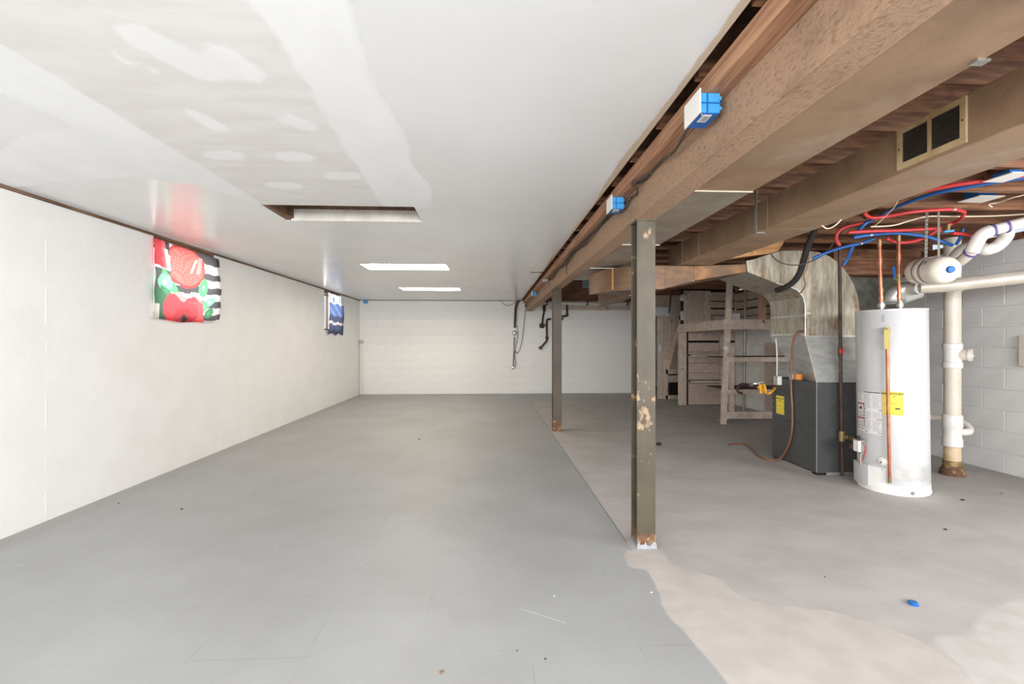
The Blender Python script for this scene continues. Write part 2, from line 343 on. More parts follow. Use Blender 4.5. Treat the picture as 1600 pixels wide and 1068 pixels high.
# ------------------------------------------------------------------ drywall ceiling over the left half
HOLES = [(-1.70, -.57, 3.47, 3.91), (-1.70, -.57, 6.05, 6.50), (-1.70, -.57, 8.63, 9.08), (.60, .78, 6.62, 6.76)]
def ceil_mat():
    t = NT('painted_drywall_ceiling')
    n1 = t.noise(6, detail=8); nb = t.noise(3, (1, 3, 1), 8); nf = t.noise(25, (1, 1, 1), 8)
    wob = t.math('MULTIPLY', t.math('SUBTRACT', n1, .5), .08)
    white = t.mix(t.ramp(t.noise(1.2), .3, .7), lin((237, 237, 237)), lin((232, 232, 231)))
    beige = t.mix(t.ramp(nb, .35, .65), lin((234, 231, 229)), lin((227, 223, 219)))
    beige = t.mix(t.ramp(nf, .66, .72), beige, lin((236, 235, 232)))
    mud = t.mix(t.ramp(t.noise(4, (1, .5, 1)), .3, .7), lin((245, 245, 245)), lin((239, 239, 238)))
    mb = t.ramp(t.math('ADD', t.attr('sd_beige'), t.math('MULTIPLY', wob, .4)), .006, -.006)
    mm = t.ramp(t.math('ADD', t.attr('sd_mud'), wob), .02, -.012)
    ms = t.ramp(t.math('ADD', t.attr('sd_stain'), wob), .03, -.03)
    me = t.ramp(t.math('ADD', t.attr('sd_edge'), t.math('MULTIPLY', wob, .5)), .008, -.008)
    c = t.mix(mb, white, beige); c = t.mix(t.math('MULTIPLY', mm, .9), c, mud); c = t.mix(t.math('MULTIPLY', ms, .4), c, lin((196, 160, 120)))
    c = t.mix(me, c, lin((204, 186, 164)))
    t.put(t.b.inputs['Base Color'], c)
    t.put(t.b.inputs['Roughness'], t.mixf(t.math('MAXIMUM', t.math('MAXIMUM', mb, mm), me), t.mixf(n1, .2, .3), .75))
    t.b.inputs['Specular IOR Level'].default_value = .5
    h = t.math('ADD', t.math('MULTIPLY', t.noise(3, (1, 6, 1), 6), .8), t.math('MULTIPLY', mm, .25))
    t.bump(h, .10, .01)
    return t.m
PC = lambda u, v: P2(pz(u, v, ZC))
beige_r = [(-1.675, -1.0), (-1.675, 3.47), (-.80, 3.47), (-.74, 2.4), (-.68, 1.4), (-.68, -1.0)]
mud_caps = [(PC(225,60), PC(320,112), .075), (PC(345,88), PC(385,112), .06), (PC(185,90), PC(232,110), .028), (PC(305,178), PC(340,198), .04), (PC(450,186), PC(478,198), .05),
            (PC(330,243), PC(370,243), .05), (PC(450,245), PC(475,245), .06), (PC(430,290), PC(460,290), .06), (PC(520,275), PC(545,275), .06), (PC(405,124), PC(410,126), .015)]
mud_polys = [[(-.80, 3.45), (-.765, 2.5), (-.72, 1.9), (-.66, -1), (-.44, -1), (-.425, 1.4), (-.47, 1.75), (-.43, 2.3), (-.46, 2.7), (-.40, 2.95), (-.44, 3.5)],
             [(-1.675, -1), (-1.675, 3.45), (-1.78, 3.4), (-1.90, 2.9), (-1.93, 2.3), (-2.02, 1.9), (-1.96, -1)],
             [PC(40,207), PC(120,203), PC(260,250), PC(330,290), PC(200,275), PC(0,292), PC(-200,300), PC(-200,250), PC(0,243)]]
def sd_mud(p): return min(min(sd_cap(p, *c) for c in mud_caps), min(sd_poly(p, q) for q in mud_polys))
hx = sorted({h[i] for h in HOLES for i in (0, 1)}); hy = sorted({h[i] for h in HOLES for i in (2, 3)})
ceil = grid_plane('ceiling', steps(XL+.008, .785, .06, hx), steps(YF, YB-.005, .06, hy), ZC, HOLES,
    {'sd_beige': lambda p: sd_poly(p, beige_r), 'sd_mud': sd_mud, 'sd_stain': lambda p: sd_cap(p, PC(287,207), PC(296,207), .02),
     'sd_edge': lambda p: .752-p[0]+.02*math.sin(p[1]*3.1)*math.sin(p[1]*1.3+1)}, ceil_mat(), True)
sm = ceil.modifiers.new('thickness', 'SOLIDIFY'); sm.thickness = .012; sm.offset = -1

# ------------------------------------------------------------------ walls
def wall_x(name, x0, x1, y0, y1, z0, z1, holes, m):
    mb = MB(); ysx = sorted({y0, y1, *[h[0] for h in holes], *[h[1] for h in holes]})
    for a, b in zip(ysx, ysx[1:]):
        hs = [h for h in holes if h[0] <= a+1e-6 and h[1] >= b-1e-6]
        if not hs: mb.box(x0, x1, a, b, z0, z1)
        else:
            h = hs[0]
            if h[2] > z0: mb.box(x0, x1, a, b, z0, h[2])
            if h[3] < z1: mb.box(x0, x1, a, b, h[3], z1)
    return struct(name, mb, m, smooth=False)
W1 = (4.42, 5.36, 1.53, 2.262); W2 = (8.82, 9.74, 1.50, 2.262)
wl = wall_x('wall_left', XL-.24, XL, YF-.2, YB+.2, -.1, 2.262, [W1, W2], 'wall')
seam = MB().box(XL-.002, XL+.0035, -.006, .006, .02, 2.25)
for y in (2.0, 3.39, 5.40+.06, 6.2, 7.55, 8.8-.12, 10.1):
    s_ = MB(); z = .02; k = 0
    while z < 2.2:
        dz = random.uniform(.08, .3); j = random.uniform(-.006, .006)
        s_.box(XL-.002, XL+random.uniform(.0006, .0022), y-.006+j, y+.006+j, z, min(z+dz, 2.24)); z += dz+random.uniform(0, .2)
    o = link_mesh('form_seam', s_, 'wall', (0,0,0), wl, smooth=False)
tr = MB().box(XL-.05, XL+.006, YF, YB, 2.264, 2.289)
struct('trim_1', tr, 'trim', smooth=False)
# painted concrete chips along the foot of the left wall
def blocks(wall, origin, ax, n_across, courses, bw, bh, thick, nvec, gap=.007, holes=None, zmax=9, m='block'):
    ax = Vector(ax); nv = Vector(nvec); protos = {}
    for c in range(courses):
        x = -bw/2 if c % 2 else 0
        while x < n_across-1e-4:
            a, b = max(0, x), min(n_across, x+bw); key = (round(b-a, 3), 0 if (c+1)*bh <= zmax else 1)
            z1 = min((c+1)*bh, zmax)-c*bh
            if b-a > .03 and z1 > .03 and not (holes and holes((a+b)/2, c*bh+bh/2)):
                if key not in protos:
                    w_, h_ = (b-a)/2-gap/2, z1/2-gap/2; be = .004 if gap > .003 else .0015; V = []
                    for (d, ins) in ((0, 0), (thick-.003, 0), (thick, be)):
                        V += [ax*sx_*(w_-ins)+Vector((0,0,1))*sz_*(h_-ins)+nv*d for sx_, sz_ in ((-1,-1),(1,-1),(1,1),(-1,1))]
                    fs = [(0+i, (i+1) % 4, 4+(i+1) % 4, 4+i) for i in range(4)]+[(4+i, 4+(i+1) % 4, 8+(i+1) % 4, 8+i) for i in range(4)]+[(8,9,10,11)]
                    if ax.cross(Vector((0,0,1))).dot(nv) < 0: fs = [f[::-1] for f in fs]
                    me = bpy.data.meshes.new('block'); me.from_pydata([tuple(v) for v in V], [], fs); me.materials.append(M[m]); protos[key] = me
                o = bpy.data.objects.new('block', protos[key]); COL.objects.link(o); o.parent = wall
                o.location = Vector(origin)+ax*(a+b)/2+Vector((0,0,c*bh+z1/2))+nv*random.uniform(-.0012, .0006)
            x += bw
DOOR = (-.35, 1.85, 0, 2.1)
wr = wall_x('wall_right', XR, XR+.2, YF-.2, 13.6, -.1, 2.235, [DOOR], 'mortar')
blocks(wr, (XR+.002, 2.55, 0), (0, 1, 0), 6.6, 12, .40, .203, .008, (-1, 0, 0), gap=.005, zmax=2.233, m='block')
wb = struct('wall_back', MB().box(XL-.2, 3.80, YB, YB+.2, -.1, 2.282), 'wall', smooth=False)
blocks(wb, (XL, YB+.002, 0), (1, 0, 0), 3.80-XL, 12, .40, .203, .006, (0, -1, 0), gap=.002, zmax=2.28, m='wall')
struct('wall_back_recess', MB().box(3.6, XR+.2, 13.2, 13.4, -.1, 2.6), 'block', smooth=False)
struct('wall_recess_side', MB().box(3.70, 3.80, YB+.2, 13.2, -.1, 2.6), 'block', smooth=False)
struct('trim_2', MB().box(XL, .78, YB-.008, YB+.05, 2.276, 2.289), 'trim', smooth=False)
# front wall behind the camera with an assumed wide opening and one added for light
fw = MB().box(XL-.2, -2.9, YF-.2, YF, -.1, 2.6).box(1.3, 1.5, YF-.2, YF, -.1, 2.6).box(3.7, XR+.2, YF-.2, YF, -.1, 2.6).box(1.5, 3.7, YF-.2, YF, 2.2, 2.6).box(1.5, 3.7, YF-.2, YF, -.1, 1.3).box(-2.9, 1.3, YF-.2, YF, 2.2, 2.6).box(-2.9, 1.3, YF-.2, YF, -.1, 1.3)
struct('wall_front', fw, 'wall', smooth=False)
# subfloor above and joists
sf = struct('subfloor', MB().box(XL-.25, XR+.25, YF-.2, 13.6, 2.52, 2.55), 'plywood', smooth=False)
jm = None
for i in range(38):
    y = -1.9+i*.405
    if y > 13: break
    if jm is None:
        jo = link_mesh('joist', MB().box(.80, XR+.10, -.02, .02, 2.30, 2.52), 'joist', (0,0,0), sf, smooth=False); jm = jo.data
    else: jo = bpy.data.objects.new('joist', jm); COL.objects.link(jo); jo.parent = sf
    jo.location = (random.uniform(-.01, .01), y, 0)
for i in range(30):
    x = .95+i*.142
    if x > XR: break
    link_mesh('plank', MB().box(x, x+.136, YF, 13.2, 2.508, 2.521), 'plywood', (0,0,0), sf, smooth=False)
struct('trim_3', MB().box(XR-.01, XR+.15, YF, 13.2, 2.237, 2.30), 'joist', smooth=False)
struct('trim_4', MB().box(.3, .34, YF, YB, 2.31, 2.52), 'joist', smooth=False)
# boards seen in the gap between joists (blocking)
for k, (y, x) in enumerate([(2.55, 2.6), (2.95, 3.35), (3.36, 2.75), (2.55, 3.9), (3.77, 3.2)]):
    link_mesh('blocking', MB().box(x, x+.04, y-.38, y-.03, 2.32, 2.50), 'joist', (0,0,0), sf, smooth=False)

# ------------------------------------------------------------------ windows and the cloths over them
for n_, Wd in ((1, W1), (2, W2)):
    y0, y1, z0, z1 = Wd; t_ = .03
    f = MB().box(XL-.14, XL-.08, y0, y0+t_, z0, z1).box(XL-.14, XL-.08, y1-t_, y1, z0, z1).box(XL-.14, XL-.08, y0+t_, y1-t_, z0, z0+t_).box(XL-.14, XL-.08, y0+t_, y1-t_, z1-t_-.05, z1).box(XL-.13, XL-.09, (y0+y1)/2-.012, (y0+y1)/2+.012, z0+t_, z1-t_-.05)
    wo = struct('window_%d' % n_, f, 'trim', (XL, (y0+y1)/2, z0), smooth=False)
    link_mesh('pane', MB().box(XL-.112, XL-.108, y0+t_, (y0+y1)/2-.012, z0+t_, z1-t_-.05), 'glass', (XL, (y0+y1)/2, z0), wo, smooth=False)
    link_mesh('pane', MB().box(XL-.112, XL-.108, (y0+y1)/2+.012, y1-t_, z0+t_, z1-t_-.05), 'glass', (XL, (y0+y1)/2, z0), wo, smooth=False)
    link_mesh('lintel', MB().box(XL-.08, XL-.004, y0, y1, z1-.055, z1), 'trim', (XL, (y0+y1)/2, z0), wo, smooth=False)
def ell(s, t, cx, cy, rx, ry, rot=0):
    c, d = math.cos(R(rot)), math.sin(R(rot)); X, Y = (s-cx), (t-cy); return ((X*c+Y*d)/rx)**2+((-X*d+Y*c)/ry)**2
def poppy(s, t):            # s: 0 left..1 right, t: 0 top..1 bottom
    wob = .012*math.sin(s*37+t*11)+.01*math.sin(t*53-s*17)
    W, B = (236, 234, 232), (66, 62, 64)
    bands = [(.0, .10), (.235, .33), (.44, .54), (.645, .745), (.845, .93)] if s > .5 else [(.02, .10), (.30, .40), (.46, .56), (.645, .745), (.80, .90)]
    tt = t+wob*.3+(.03*(s-.5))
    c = W
    for a, b in bands:
        if a-.01 < tt-.06 < b-.01: c = B
    if s > .55 and tt-.06 < .04: c = B
    if s < .17:
        c = (80, 92, 84) if t > .35 else c
        if ell(s, t, .06, .72, .10, .10) < 1: c = (44, 108, 70)
        if ell(s, t, .10, .93, .12, .05, 10) < 1: c = (38, 100, 62)
        if t < .34+wob: c = (212, 44, 58) if s < .10+wob else (226, 92, 92)
        if t > .80 and s < .07: c = (206, 204, 190)
    for (cx, cy, rx, ry, rot, k) in [(.20, .50, .06, .17, -32, 0), (.14, .52, .10, .11, 20, 1), (.70, .50, .075, .14, 14, 0), (.79, .70, .055, .13, 60, 1), (.72, .77, .05, .08, 20, 0), (.80, .86, .10, .06, -38, 2), (.16, .63, .10, .035, 30, 2)]:
        e = ell(s, t, cx, cy, rx, ry, rot)
        if e < 1+wob*6: c = [(82, 176, 112), (128, 206, 160), (46, 128, 78)][k] if e > .12 else [(128, 206, 152), (172, 226, 190), (70, 150, 96)][k]
    e1 = ell(s, t, .43, .25, .30, .29)
    if e1 < 1+wob*5 and s > .2+.05*t:
        c = (228, 92, 84)
        if math.sin(s*90+4*math.sin(t*14))*math.sin(t*80+3*math.sin(s*20)) > .25 and e1 < .8: c = (236, 122, 110)
        if e1 > .78: c = (216, 52, 50)
    if .14 < s-.12*t+.0 < .20 and t < .10: c = (52, 46, 52)
    if .10 < s-.22*t < .155 and .10 <= t < .33: c = (240, 238, 236)
    if abs(s-.55+(t-.22)*.5) < .016 and .12 < t < .32: c = (240, 236, 234)
    if abs(s-.64+(t-.18)*.2) < .03 and .08 < t < .32: c = (234, 150, 140)
    p1 = ell(s, t, .33, .86, .20, .25); p2 = ell(s, t, .55, .84, .15, .25, -6)
    if min(p1, p2) < 1+wob*4 or (ell(s, t, .45, .98, .27, .16) < 1):
        c = (214, 56, 66)
        if t < .68+.05*math.sin(s*21): c = (236, 148, 146)
        if t < .64+.03*math.sin(s*17): c = (244, 206, 202)
        if ell(s, t, .42, .93, .16, .13) < 1+wob*10: c = (186, 34, 44)
        if p2 < 1 and s > .48 and .72 < t < .98 and ell(s, t, .52, .88, .10, .14) > 1: c = (226, 82, 88)
        if ell(s, t, .42, .95, .05, .055) < 1 or (ell(s, t, .42, .92, .09, .09) < 1 and math.sin(s*140)*math.sin(t*150) > .45): c = (56, 26, 30)
    return lin(c)
def navy(s, t):
    tt = t + .02*math.sin(s*14)
    if tt < .19: c = (226, 228, 236) if tt < .06 or math.sin(s*33) > -.2-(.19-tt)*2 else (92, 112, 158)
    elif tt < .235: c = (232, 232, 236)
    elif tt < .54: c = (104, 128, 182) if math.sin(s*46+3*math.sin(t*8)) > .1 else (64, 84, 136)
    elif tt < .70: c = (32, 44, 78)
    elif tt < .765: c = (192, 184, 178)
    else: c = (38, 54, 86)
    return lin(c)
def cloth(name, y0, y1, zt0, zt1, zb0, zb1, pat, label, ns, nt, folds, amp, bottom, off):
    vs = []; fs = []; cols = []
    for j in range(nt+1):
        t = j/nt
        for i in range(ns+1):
            s = i/ns; zt = zt0+(zt1-zt0)*s; zb = zb0+(zb1-zb0)*s+bottom(s)
            y = y0+(y1-y0)*s + (.008*math.sin(t*17) if i in (0, ns) else 0)
            x = XL+off+amp*math.sin(s*folds*2*math.pi+2*t)*(.4+.6*t)+amp*.6*math.sin(s*folds*3.7+t*6)+.015*math.sin(math.pi*t)
            vs.append((x-XL, y-(y0+y1)/2, zt+(zb-zt)*t-zb0)); cols.append(pat(s, t))
    for j in range(nt):
        for i in range(ns):
            a = j*(ns+1)+i; fs.append((a, a+ns+1, a+ns+2, a+1))
    me = bpy.data.meshes.new(name); me.from_pydata(vs, [], fs); ca = me.color_attributes.new('col', 'FLOAT_COLOR', 'POINT')
    ca.data.foreach_set('color', [x for c in cols for x in c]); me.polygons.foreach_set('use_smooth', [True]*len(fs)); me.materials.append(M['cloth'])
    o = bpy.data.objects.new(name, me); COL.objects.link(o); o.location = (XL, (y0+y1)/2, zb0)
    return tag(o, label, 'curtain')
cloth('window_curtain', 4.385, 5.42, 2.238, 2.225, 1.485, 1.50, poppy, 'red poppy and black striped cloth hung over the nearer basement window', 130, 120, 3, .008, lambda s: -.018*math.sin(math.pi*s)+.006*math.sin(s*13), .02)
cloth('window_curtain', 8.94, 9.82, 2.225, 2.215, 1.42, 1.42, navy, 'navy blue curtain with white band covering the far window', 60, 60, 5, .014, lambda s: .05*abs(math.sin(s*6.3))-.02, .03)

# ------------------------------------------------------------------ ceiling light recesses
labels = ['empty recessed light opening without tubes in the white ceiling', 'lit recessed ceiling light nearest the empty recess', 'lit recessed ceiling light nearest the back wall']
for k, h in enumerate(HOLES[:3]):
    x0, x1, y0, y1 = h; T = Thing('ceiling_light', labels[k], 'ceiling light', ((x0+x1)/2, (y0+y1)/2, ZC), 'recessed ceiling lights')
    b = MB(); d_ = .11 if k else .20; zt = ZC+d_
    b.box(x0-.01, x1+.01, y0-.01, y1+.01, zt, zt+.01)
    b.box(x0-.01, x0, y0, y1, ZC+.012, zt).box(x1, x1+.01, y0, y1, ZC+.012, zt).box(x0-.01, x1+.01, y0-.01, y0, ZC+.012, zt).box(x0-.01, x1+.01, y1, y1+.01, ZC+.012, zt)
    T.part('housing', b, 'fixture' if k else 'trim', smooth=False)  # empty recess coloured dark brown for its shadowed roof
    if not k: T.part('far_side', MB().box(x0+.06, x1-.005, y1-.008, y1-.001, ZC+.001, ZC+.095), 'fixture', smooth=False)
    T.part('lip', MB().box(x0+.04, x1-.01, y1-.012, y1, ZC-.003, ZC+.014), 'fixture', smooth=False)
    if k == 0:
        T.part('mounting_strip', MB().box(x0, x1, y0+.10, y0+.14, ZC+.06, zt), 'joist', smooth=False)
        T.part('torn_edge', MB().box(x0, x0+.035, y0, y1, ZC+.004, ZC+.03), 'trim', smooth=False)
    else:
        for yy in (y0+.14, y0+.31):
            T.part('lamp_tube', MB().cyl((x0+.05, yy, ZC+.06), (x1-.05, yy, ZC+.06), .016, 12), 'tube_on')
            for xx in (x0+.02, x1-.05): T.part('lamp_holder', MB().box(xx, xx+.03, yy-.015, yy+.015, ZC+.035, zt), 'white_plastic', smooth=False)

# ------------------------------------------------------------------ support beam, ledger and steel columns
single('support_beam', MB().box(.905, 1.036, YF, YB, 2.03, 2.217), 'beam', 'long rough brown beam carried by the two steel columns', 'beam', (.97, 4.5, 2.03), bevel=.008, smooth=False)
lg = Thing('ledger_board', 'pale brown board nailed along the top of the support beam beside the drywall edge', 'board', (.87, 4.5, 2.217))
y = YF
while y < YB-.1:
    y2 = min(y+random.uniform(2.2, 3.0), YB); lg.part('board', MB().box(.832, .985, y, y2-.006, 2.217+.001, 2.295), 'ledger', bevel=.003, smooth=False); y = y2
def column(x, y, label, cat_m, wdt, dep, z1, patch):
    T = Thing('steel_column', label, 'column', (x, y+dep/2, 0), 'steel columns under the beam')
    tk = .010; z0 = .012
    T.part('front_flange', MB().box(x-wdt/2, x+wdt/2, y, y+tk, z0, z1-.012), cat_m, bevel=.002, smooth=False)
    T.part('rear_flange', MB().box(x-wdt/2, x+wdt/2, y+dep-tk, y+dep, z0, z1-.012), cat_m, bevel=.002, smooth=False)
    T.part('web', MB().box(x-.005, x+.005, y+tk, y+dep-tk, z0, z1-.012), cat_m, smooth=False)
    T.part('top_plate', MB().box(x-wdt/2-.002, x+wdt/2+.002, y-.004, y+dep+.004, z1-.012, z1), cat_m, smooth=False)
    T.part('base_plate', MB().box(x-wdt/2-.004, x+wdt/2+.004, y-.006, y+dep+.006, 0, .012), 'patchgrey' if patch else 'rust', smooth=False)
    # ragged rust at the foot, a thin crust on the flanges
    for (ya, yb) in ((y-.0012, y-.0002), (y+dep-tk-.0012, y+dep-tk-.0002)):
        n = 14; pts = [(x-wdt/2+wdt*i/n, ya, (.085 if patch else .16)+random.uniform(-.022, .022)) for i in range(n+1)]
        T.part('rust_crust', MB().prism([(x-wdt/2, ya, .013), (x+wdt/2, ya, .013)]+pts[::-1], (0, yb-ya, 0)), 'rust', smooth=False)
    if patch:
        n = 12; pts = [(x-wdt/2+wdt*i/n, y-.008, .03+random.uniform(-.012, .014)) for i in range(n+1)]
        T.part('mortar_smear', MB().prism([(x-wdt/2-.006, y-.008, .0), (x+wdt/2+.006, y-.008, .0)]+pts[::-1], (0, -.006, 0)), 'patchgrey', smooth=False)
    return T
column(.966, 2.765, 'green painted steel column with rusty scuffs in the foreground', 'steel_green', .116, .118, 2.03, True)
column(.966, 6.45, 'dark brown steel column standing farther back under the beam', 'steel_dark', .124, .12, 2.03, False)

# electrical boxes along the ledger
def ebox(y0, y1, label, x=.795, z0=2.138, z1=2.232, blue='blue_plastic'):
    T = Thing('electrical_box', label, 'electrical box', (x+.05, (y0+y1)/2, z0), 'blue boxes along the ledger')
    T.part('cover_plate', MB().box(x, x+.005, y0, y1, z0, z1), 'white_plastic', bevel=.001, smooth=False)
    b = T.part('box_body', MB().box(x+.006, x+.082, y0+.006, y1-.01, z0+.004, z0+.079), blue, bevel=.003, smooth=False)
    T.part('rib', MB().box(x+.008, x+.084, y0+.0025, y0+.0065, z0+.038, z0+.042), 'blue_dark', b, smooth=False)
    T.part('rib', MB().box(x+.028, x+.033, y0+.002, y0+.0065, z0+.004, z0+.079), 'blue_dark', b, smooth=False)
    T.part('shaded_bottom', MB().box(x+.008, x+.080, y0+.008, y1-.012, z0+.001, z0+.0045), 'blue_dark', b, smooth=False)  # shade of the underside put into a deeper blue
    T.part('sticker', MB().box(x+.022, x+.056, y0+.018, y0+.075, z0-.0006, z0+.0012), 'paper', b, smooth=False)
    T.part('sticker_print', MB().box(x+.030, x+.050, y0+.028, y0+.065, z0-.0012, z0-.0004), 'inkgrey', b, smooth=False)
    for zz in (.014, .052): T.part('clip', MB().box(x+.078, x+.086, y0+.003, y0+.012, z0+zz, z0+zz+.012), blue, b, smooth=False)
    T.part('screw', MB().cyl((x+.012, y0+.01, z0-.006), (x+.012, y0+.01, z0+.002), .003, 8), 'chrome', smooth=False)
    T.part('nail_bracket', MB().box(x+.05, x+.081, y0+.03, y0+.09, z0+.079, z0+.0795), blue, smooth=False)
ebox(1.685, 1.825, 'blue electrical box with white cover nearest the camera on the ledger')
ebox(2.93, 3.065, 'blue electrical box with white cover beside the cable tangle before the green column')
ebox(8.50, 8.64, 'small teal electrical box on the beam close to the back wall')
T = Thing('conduit_bracket', 'small grey metal bracket on the ledger above the far column', 'bracket', (.83, 6.85, 2.19))
T.part('plate', MB().box(.80, .88, 6.80, 6.94, 2.185, 2.215), 'chrome', bevel=.004, smooth=False)
T.part('tab', MB().box(.81, .83, 6.79, 6.80, 2.175, 2.20), 'chrome', smooth=False)
T = Thing('electrical_box', 'tiny blue box high on the back wall in the left corner', 'electrical box', (-3.0, YB-.03, 2.22))
T.part('box_body', MB().box(-3.04, -2.95, YB-.06, YB-.006, 2.205, 2.275), 'blue_dark', bevel=.003, smooth=False)
T.part('cover_plate', MB().box(-3.045, -2.945, YB-.064, YB-.06, 2.20, 2.274), 'blue_plastic', smooth=False)

# dusty cables following the ledger
c1 = MB().tube([(.815, 1.80, 2.15), (.84, 1.95, 2.16), (.868, 2.1, 2.165), (.878, 2.22, 2.188), (.885, 2.36, 2.205), (.88, 2.5, 2.203), (.86, 2.6, 2.203), (.845, 2.66, 2.2), (.875, 2.68, 2.19), (.893, 2.72, 2.17), (.89, 2.85, 2.18), (.892, 2.95, 2.14)], .006, 8)
c1.tube([(.84, 2.62, 2.207), (.85, 2.66, 2.207), (.89, 2.62, 2.205), (.893, 2.5, 2.2)], .006, 8)
T = Thing('power_cable', 'dusty black cable looping along the ledger between the two nearest blue boxes', 'cable', (.86, 2.2, 2.2)); T.part('jacket', c1, 'cable')
for p in ((.872, 2.16, 2.18), (.89, 2.75, 2.172), (.885, 2.83, 2.178), (.886, 2.45, 2.203)):
    T.part('staple', MB().tube([(p[0]-.008, p[1]-.008, p[2]-.007), (p[0]-.004, p[1], p[2]-.011), (p[0]+.006, p[1]+.008, p[2]-.008)], .0018, 6, sub=3), 'chrome')
c2 = MB().tube([(.89, 3.05, 2.15)]+[(.885+.010*math.sin(i*2.1), 3.2+i*.32, 2.19+.02*math.sin(i*1.7)) for i in range(11)]+[(.88, 6.75, 2.2)], .007, 8, sub=5)
c2.tube([(.86, 3.1, 2.205)]+[(.868+.012*math.sin(i*1.3), 3.3+i*.36, 2.205) for i in range(9)]+[(.87, 6.6, 2.205)], .006, 8, sub=5)
single('power_cable', c2, 'cable', 'dusty cables stapled under the ledger running away past the green column', 'cable', (.88, 4.8, 2.2))
c3 = MB().tube([(.90, 5.2, 2.205), (.895, 5.22, 2.16), (.893, 5.25, 2.10), (.897, 5.22, 2.05)], .004, 6); single('hanging_wire', c3, 'cable', 'thin wire hanging down the beam face before the far column', 'wire', (.9, 5.2, 2.1))

# ------------------------------------------------------------------ ducts under the joists
T = Thing('air_duct', 'flat grey brown duct tucked against the right side of the beam', 'duct', (1.19, 2, 2.04))
secs = [YF+.1, .95, 2.27, 3.55, 4.7, 5.62]
for i in range(len(secs)-1):
    T.part('duct_section', MB().box(1.041, 1.345, secs[i]+.001, secs[i+1]-.001, 2.04, 2.275), 'duct' if i < 2 else 'duct_grey', bevel=.003, smooth=False)
    if i: T.part('joint_strip', MB().box(1.043, 1.347, secs[i]-.006, secs[i]+.006, 2.0355, 2.04), 'seam', smooth=False)
for y, x in ((1.18, 1.33), (3.0, 1.05), (3.9, 1.33)):
    T.part('clip', MB().box(x-.008, x+.03, y-.01, y+.015, 2.033, 2.04), 'chrome', smooth=False)
T = Thing('air_duct', 'long brown trunk duct with a return grille in its side', 'duct', (1.99, 2, 2.016))
secs = [YF+.1, .9, 2.9, 3.88, 4.22, 4.56]
for i in range(len(secs)-1):
    T.part('duct_section', MB().box(1.82, 2.16, secs[i]+.001, secs[i+1]-.001, 2.016, 2.216), 'duct', bevel=.003, smooth=False)
    if i: T.part('joint_strip', MB().box(1.8165, 1.82, secs[i]-.005, secs[i]+.005, 2.016, 2.216), 'duct_grey', smooth=False)
T.part('end_flange', MB().box(1.815, 2.165, 4.555, 4.565, 2.008, 2.016), 'seam', smooth=False)
for y in (3.02, 1.0):
    T.part('hanger_strap', MB().box(1.812, 1.8165, y-.014, y+.014, 2.012, 2.30).box(1.812, 1.87, y-.014, y+.014, 2.0105, 2.0145), 'rail', smooth=False)
# register: frame, mullion, fine louvres
gp = [pX(1405, 200, 1.82).y, pX(1513, 200, 1.82).y]; gy0, gy1 = min(gp), max(gp); gz0, gz1 = 2.030, 2.208
xr = 1.8185
reg = T.part('register', MB().box(xr-.010, xr, gy0, gy0+.022, gz0, gz1).box(xr-.010, xr, gy1-.022, gy1, gz0, gz1).box(xr-.0098, xr, gy0+.022, gy1-.022, gz0, gz0+.026).box(xr-.0098, xr, gy0+.022, gy1-.022, gz1-.022, gz1).box(xr-.0098, xr, (gy0+gy1)/2-.006, (gy0+gy1)/2+.006, gz0+.026, gz1-.022), 'grille', label='tan rusty return air grille', smooth=False)
T.part('backing', MB().box(xr-.0012, xr-.0002, gy0+.02, gy1-.02, gz0+.024, gz1-.02), 'dark', reg, smooth=False)
nl = 17
for k in range(nl):
    z = gz0+.028+(gz1-gz0-.054)*k/(nl-1)
    for (a, b) in ((gy0+.021, (gy0+gy1)/2-.006), ((gy0+gy1)/2+.006, gy1-.021)):
        T.part('louvre', MB().add([(xr-.008, a, z-.002), (xr-.008, b, z-.002), (xr-.001, b, z+.003), (xr-.001, a, z+.003), (xr-.0088, a, z-.001), (xr-.0088, b, z-.001), (xr-.0018, b, z+.004), (xr-.0018, a, z+.004)], [(0,1,2,3),(7,6,5,4),(0,4,5,1),(1,5,6,2),(2,6,7,3),(3,7,4,0)]), 'steel_dark', reg, smooth=False)
for yy in (gy0+.011, gy1-.011): T.part('screw', MB().cyl((xr-.012, yy, (gz0+gz1)/2), (xr-.009, yy, (gz0+gz1)/2), .004, 8), 'iron', reg, smooth=False)

# brown supply duct running left from the furnace, with its elbow turning to the back
FY, BY = 4.33, 4.88
T = Thing('supply_duct', 'brown supply duct crossing behind the green column with a rounded elbow', 'duct', (1.6, 4.6, 1.8))
xA = pY(1166, 416, FY).x
T.part('duct_section', MB().hexa([(1.98, FY, 1.865), (xA, FY, 1.955), (xA, BY, 1.955), (1.98, BY, 1.865)], [(1.98, FY, 2.006), (xA, FY, 2.03), (xA, BY, 2.03), (1.98, BY, 2.006)]), 'duct_brown', smooth=False)
T.part('duct_section', MB().hexa([(1.70, FY, 1.79), (1.978, FY, 1.863), (1.978, BY, 1.863), (1.70, BY, 1.79)], [(1.70, FY, 2.01), (1.978, FY, 2.006), (1.978, BY, 2.006), (1.70, BY, 2.01)]), 'duct_brown', smooth=False)
T.part('joint_strip', MB().box(1.975, 1.983, FY-.004, BY, 1.858, 1.866), 'seam', smooth=False)
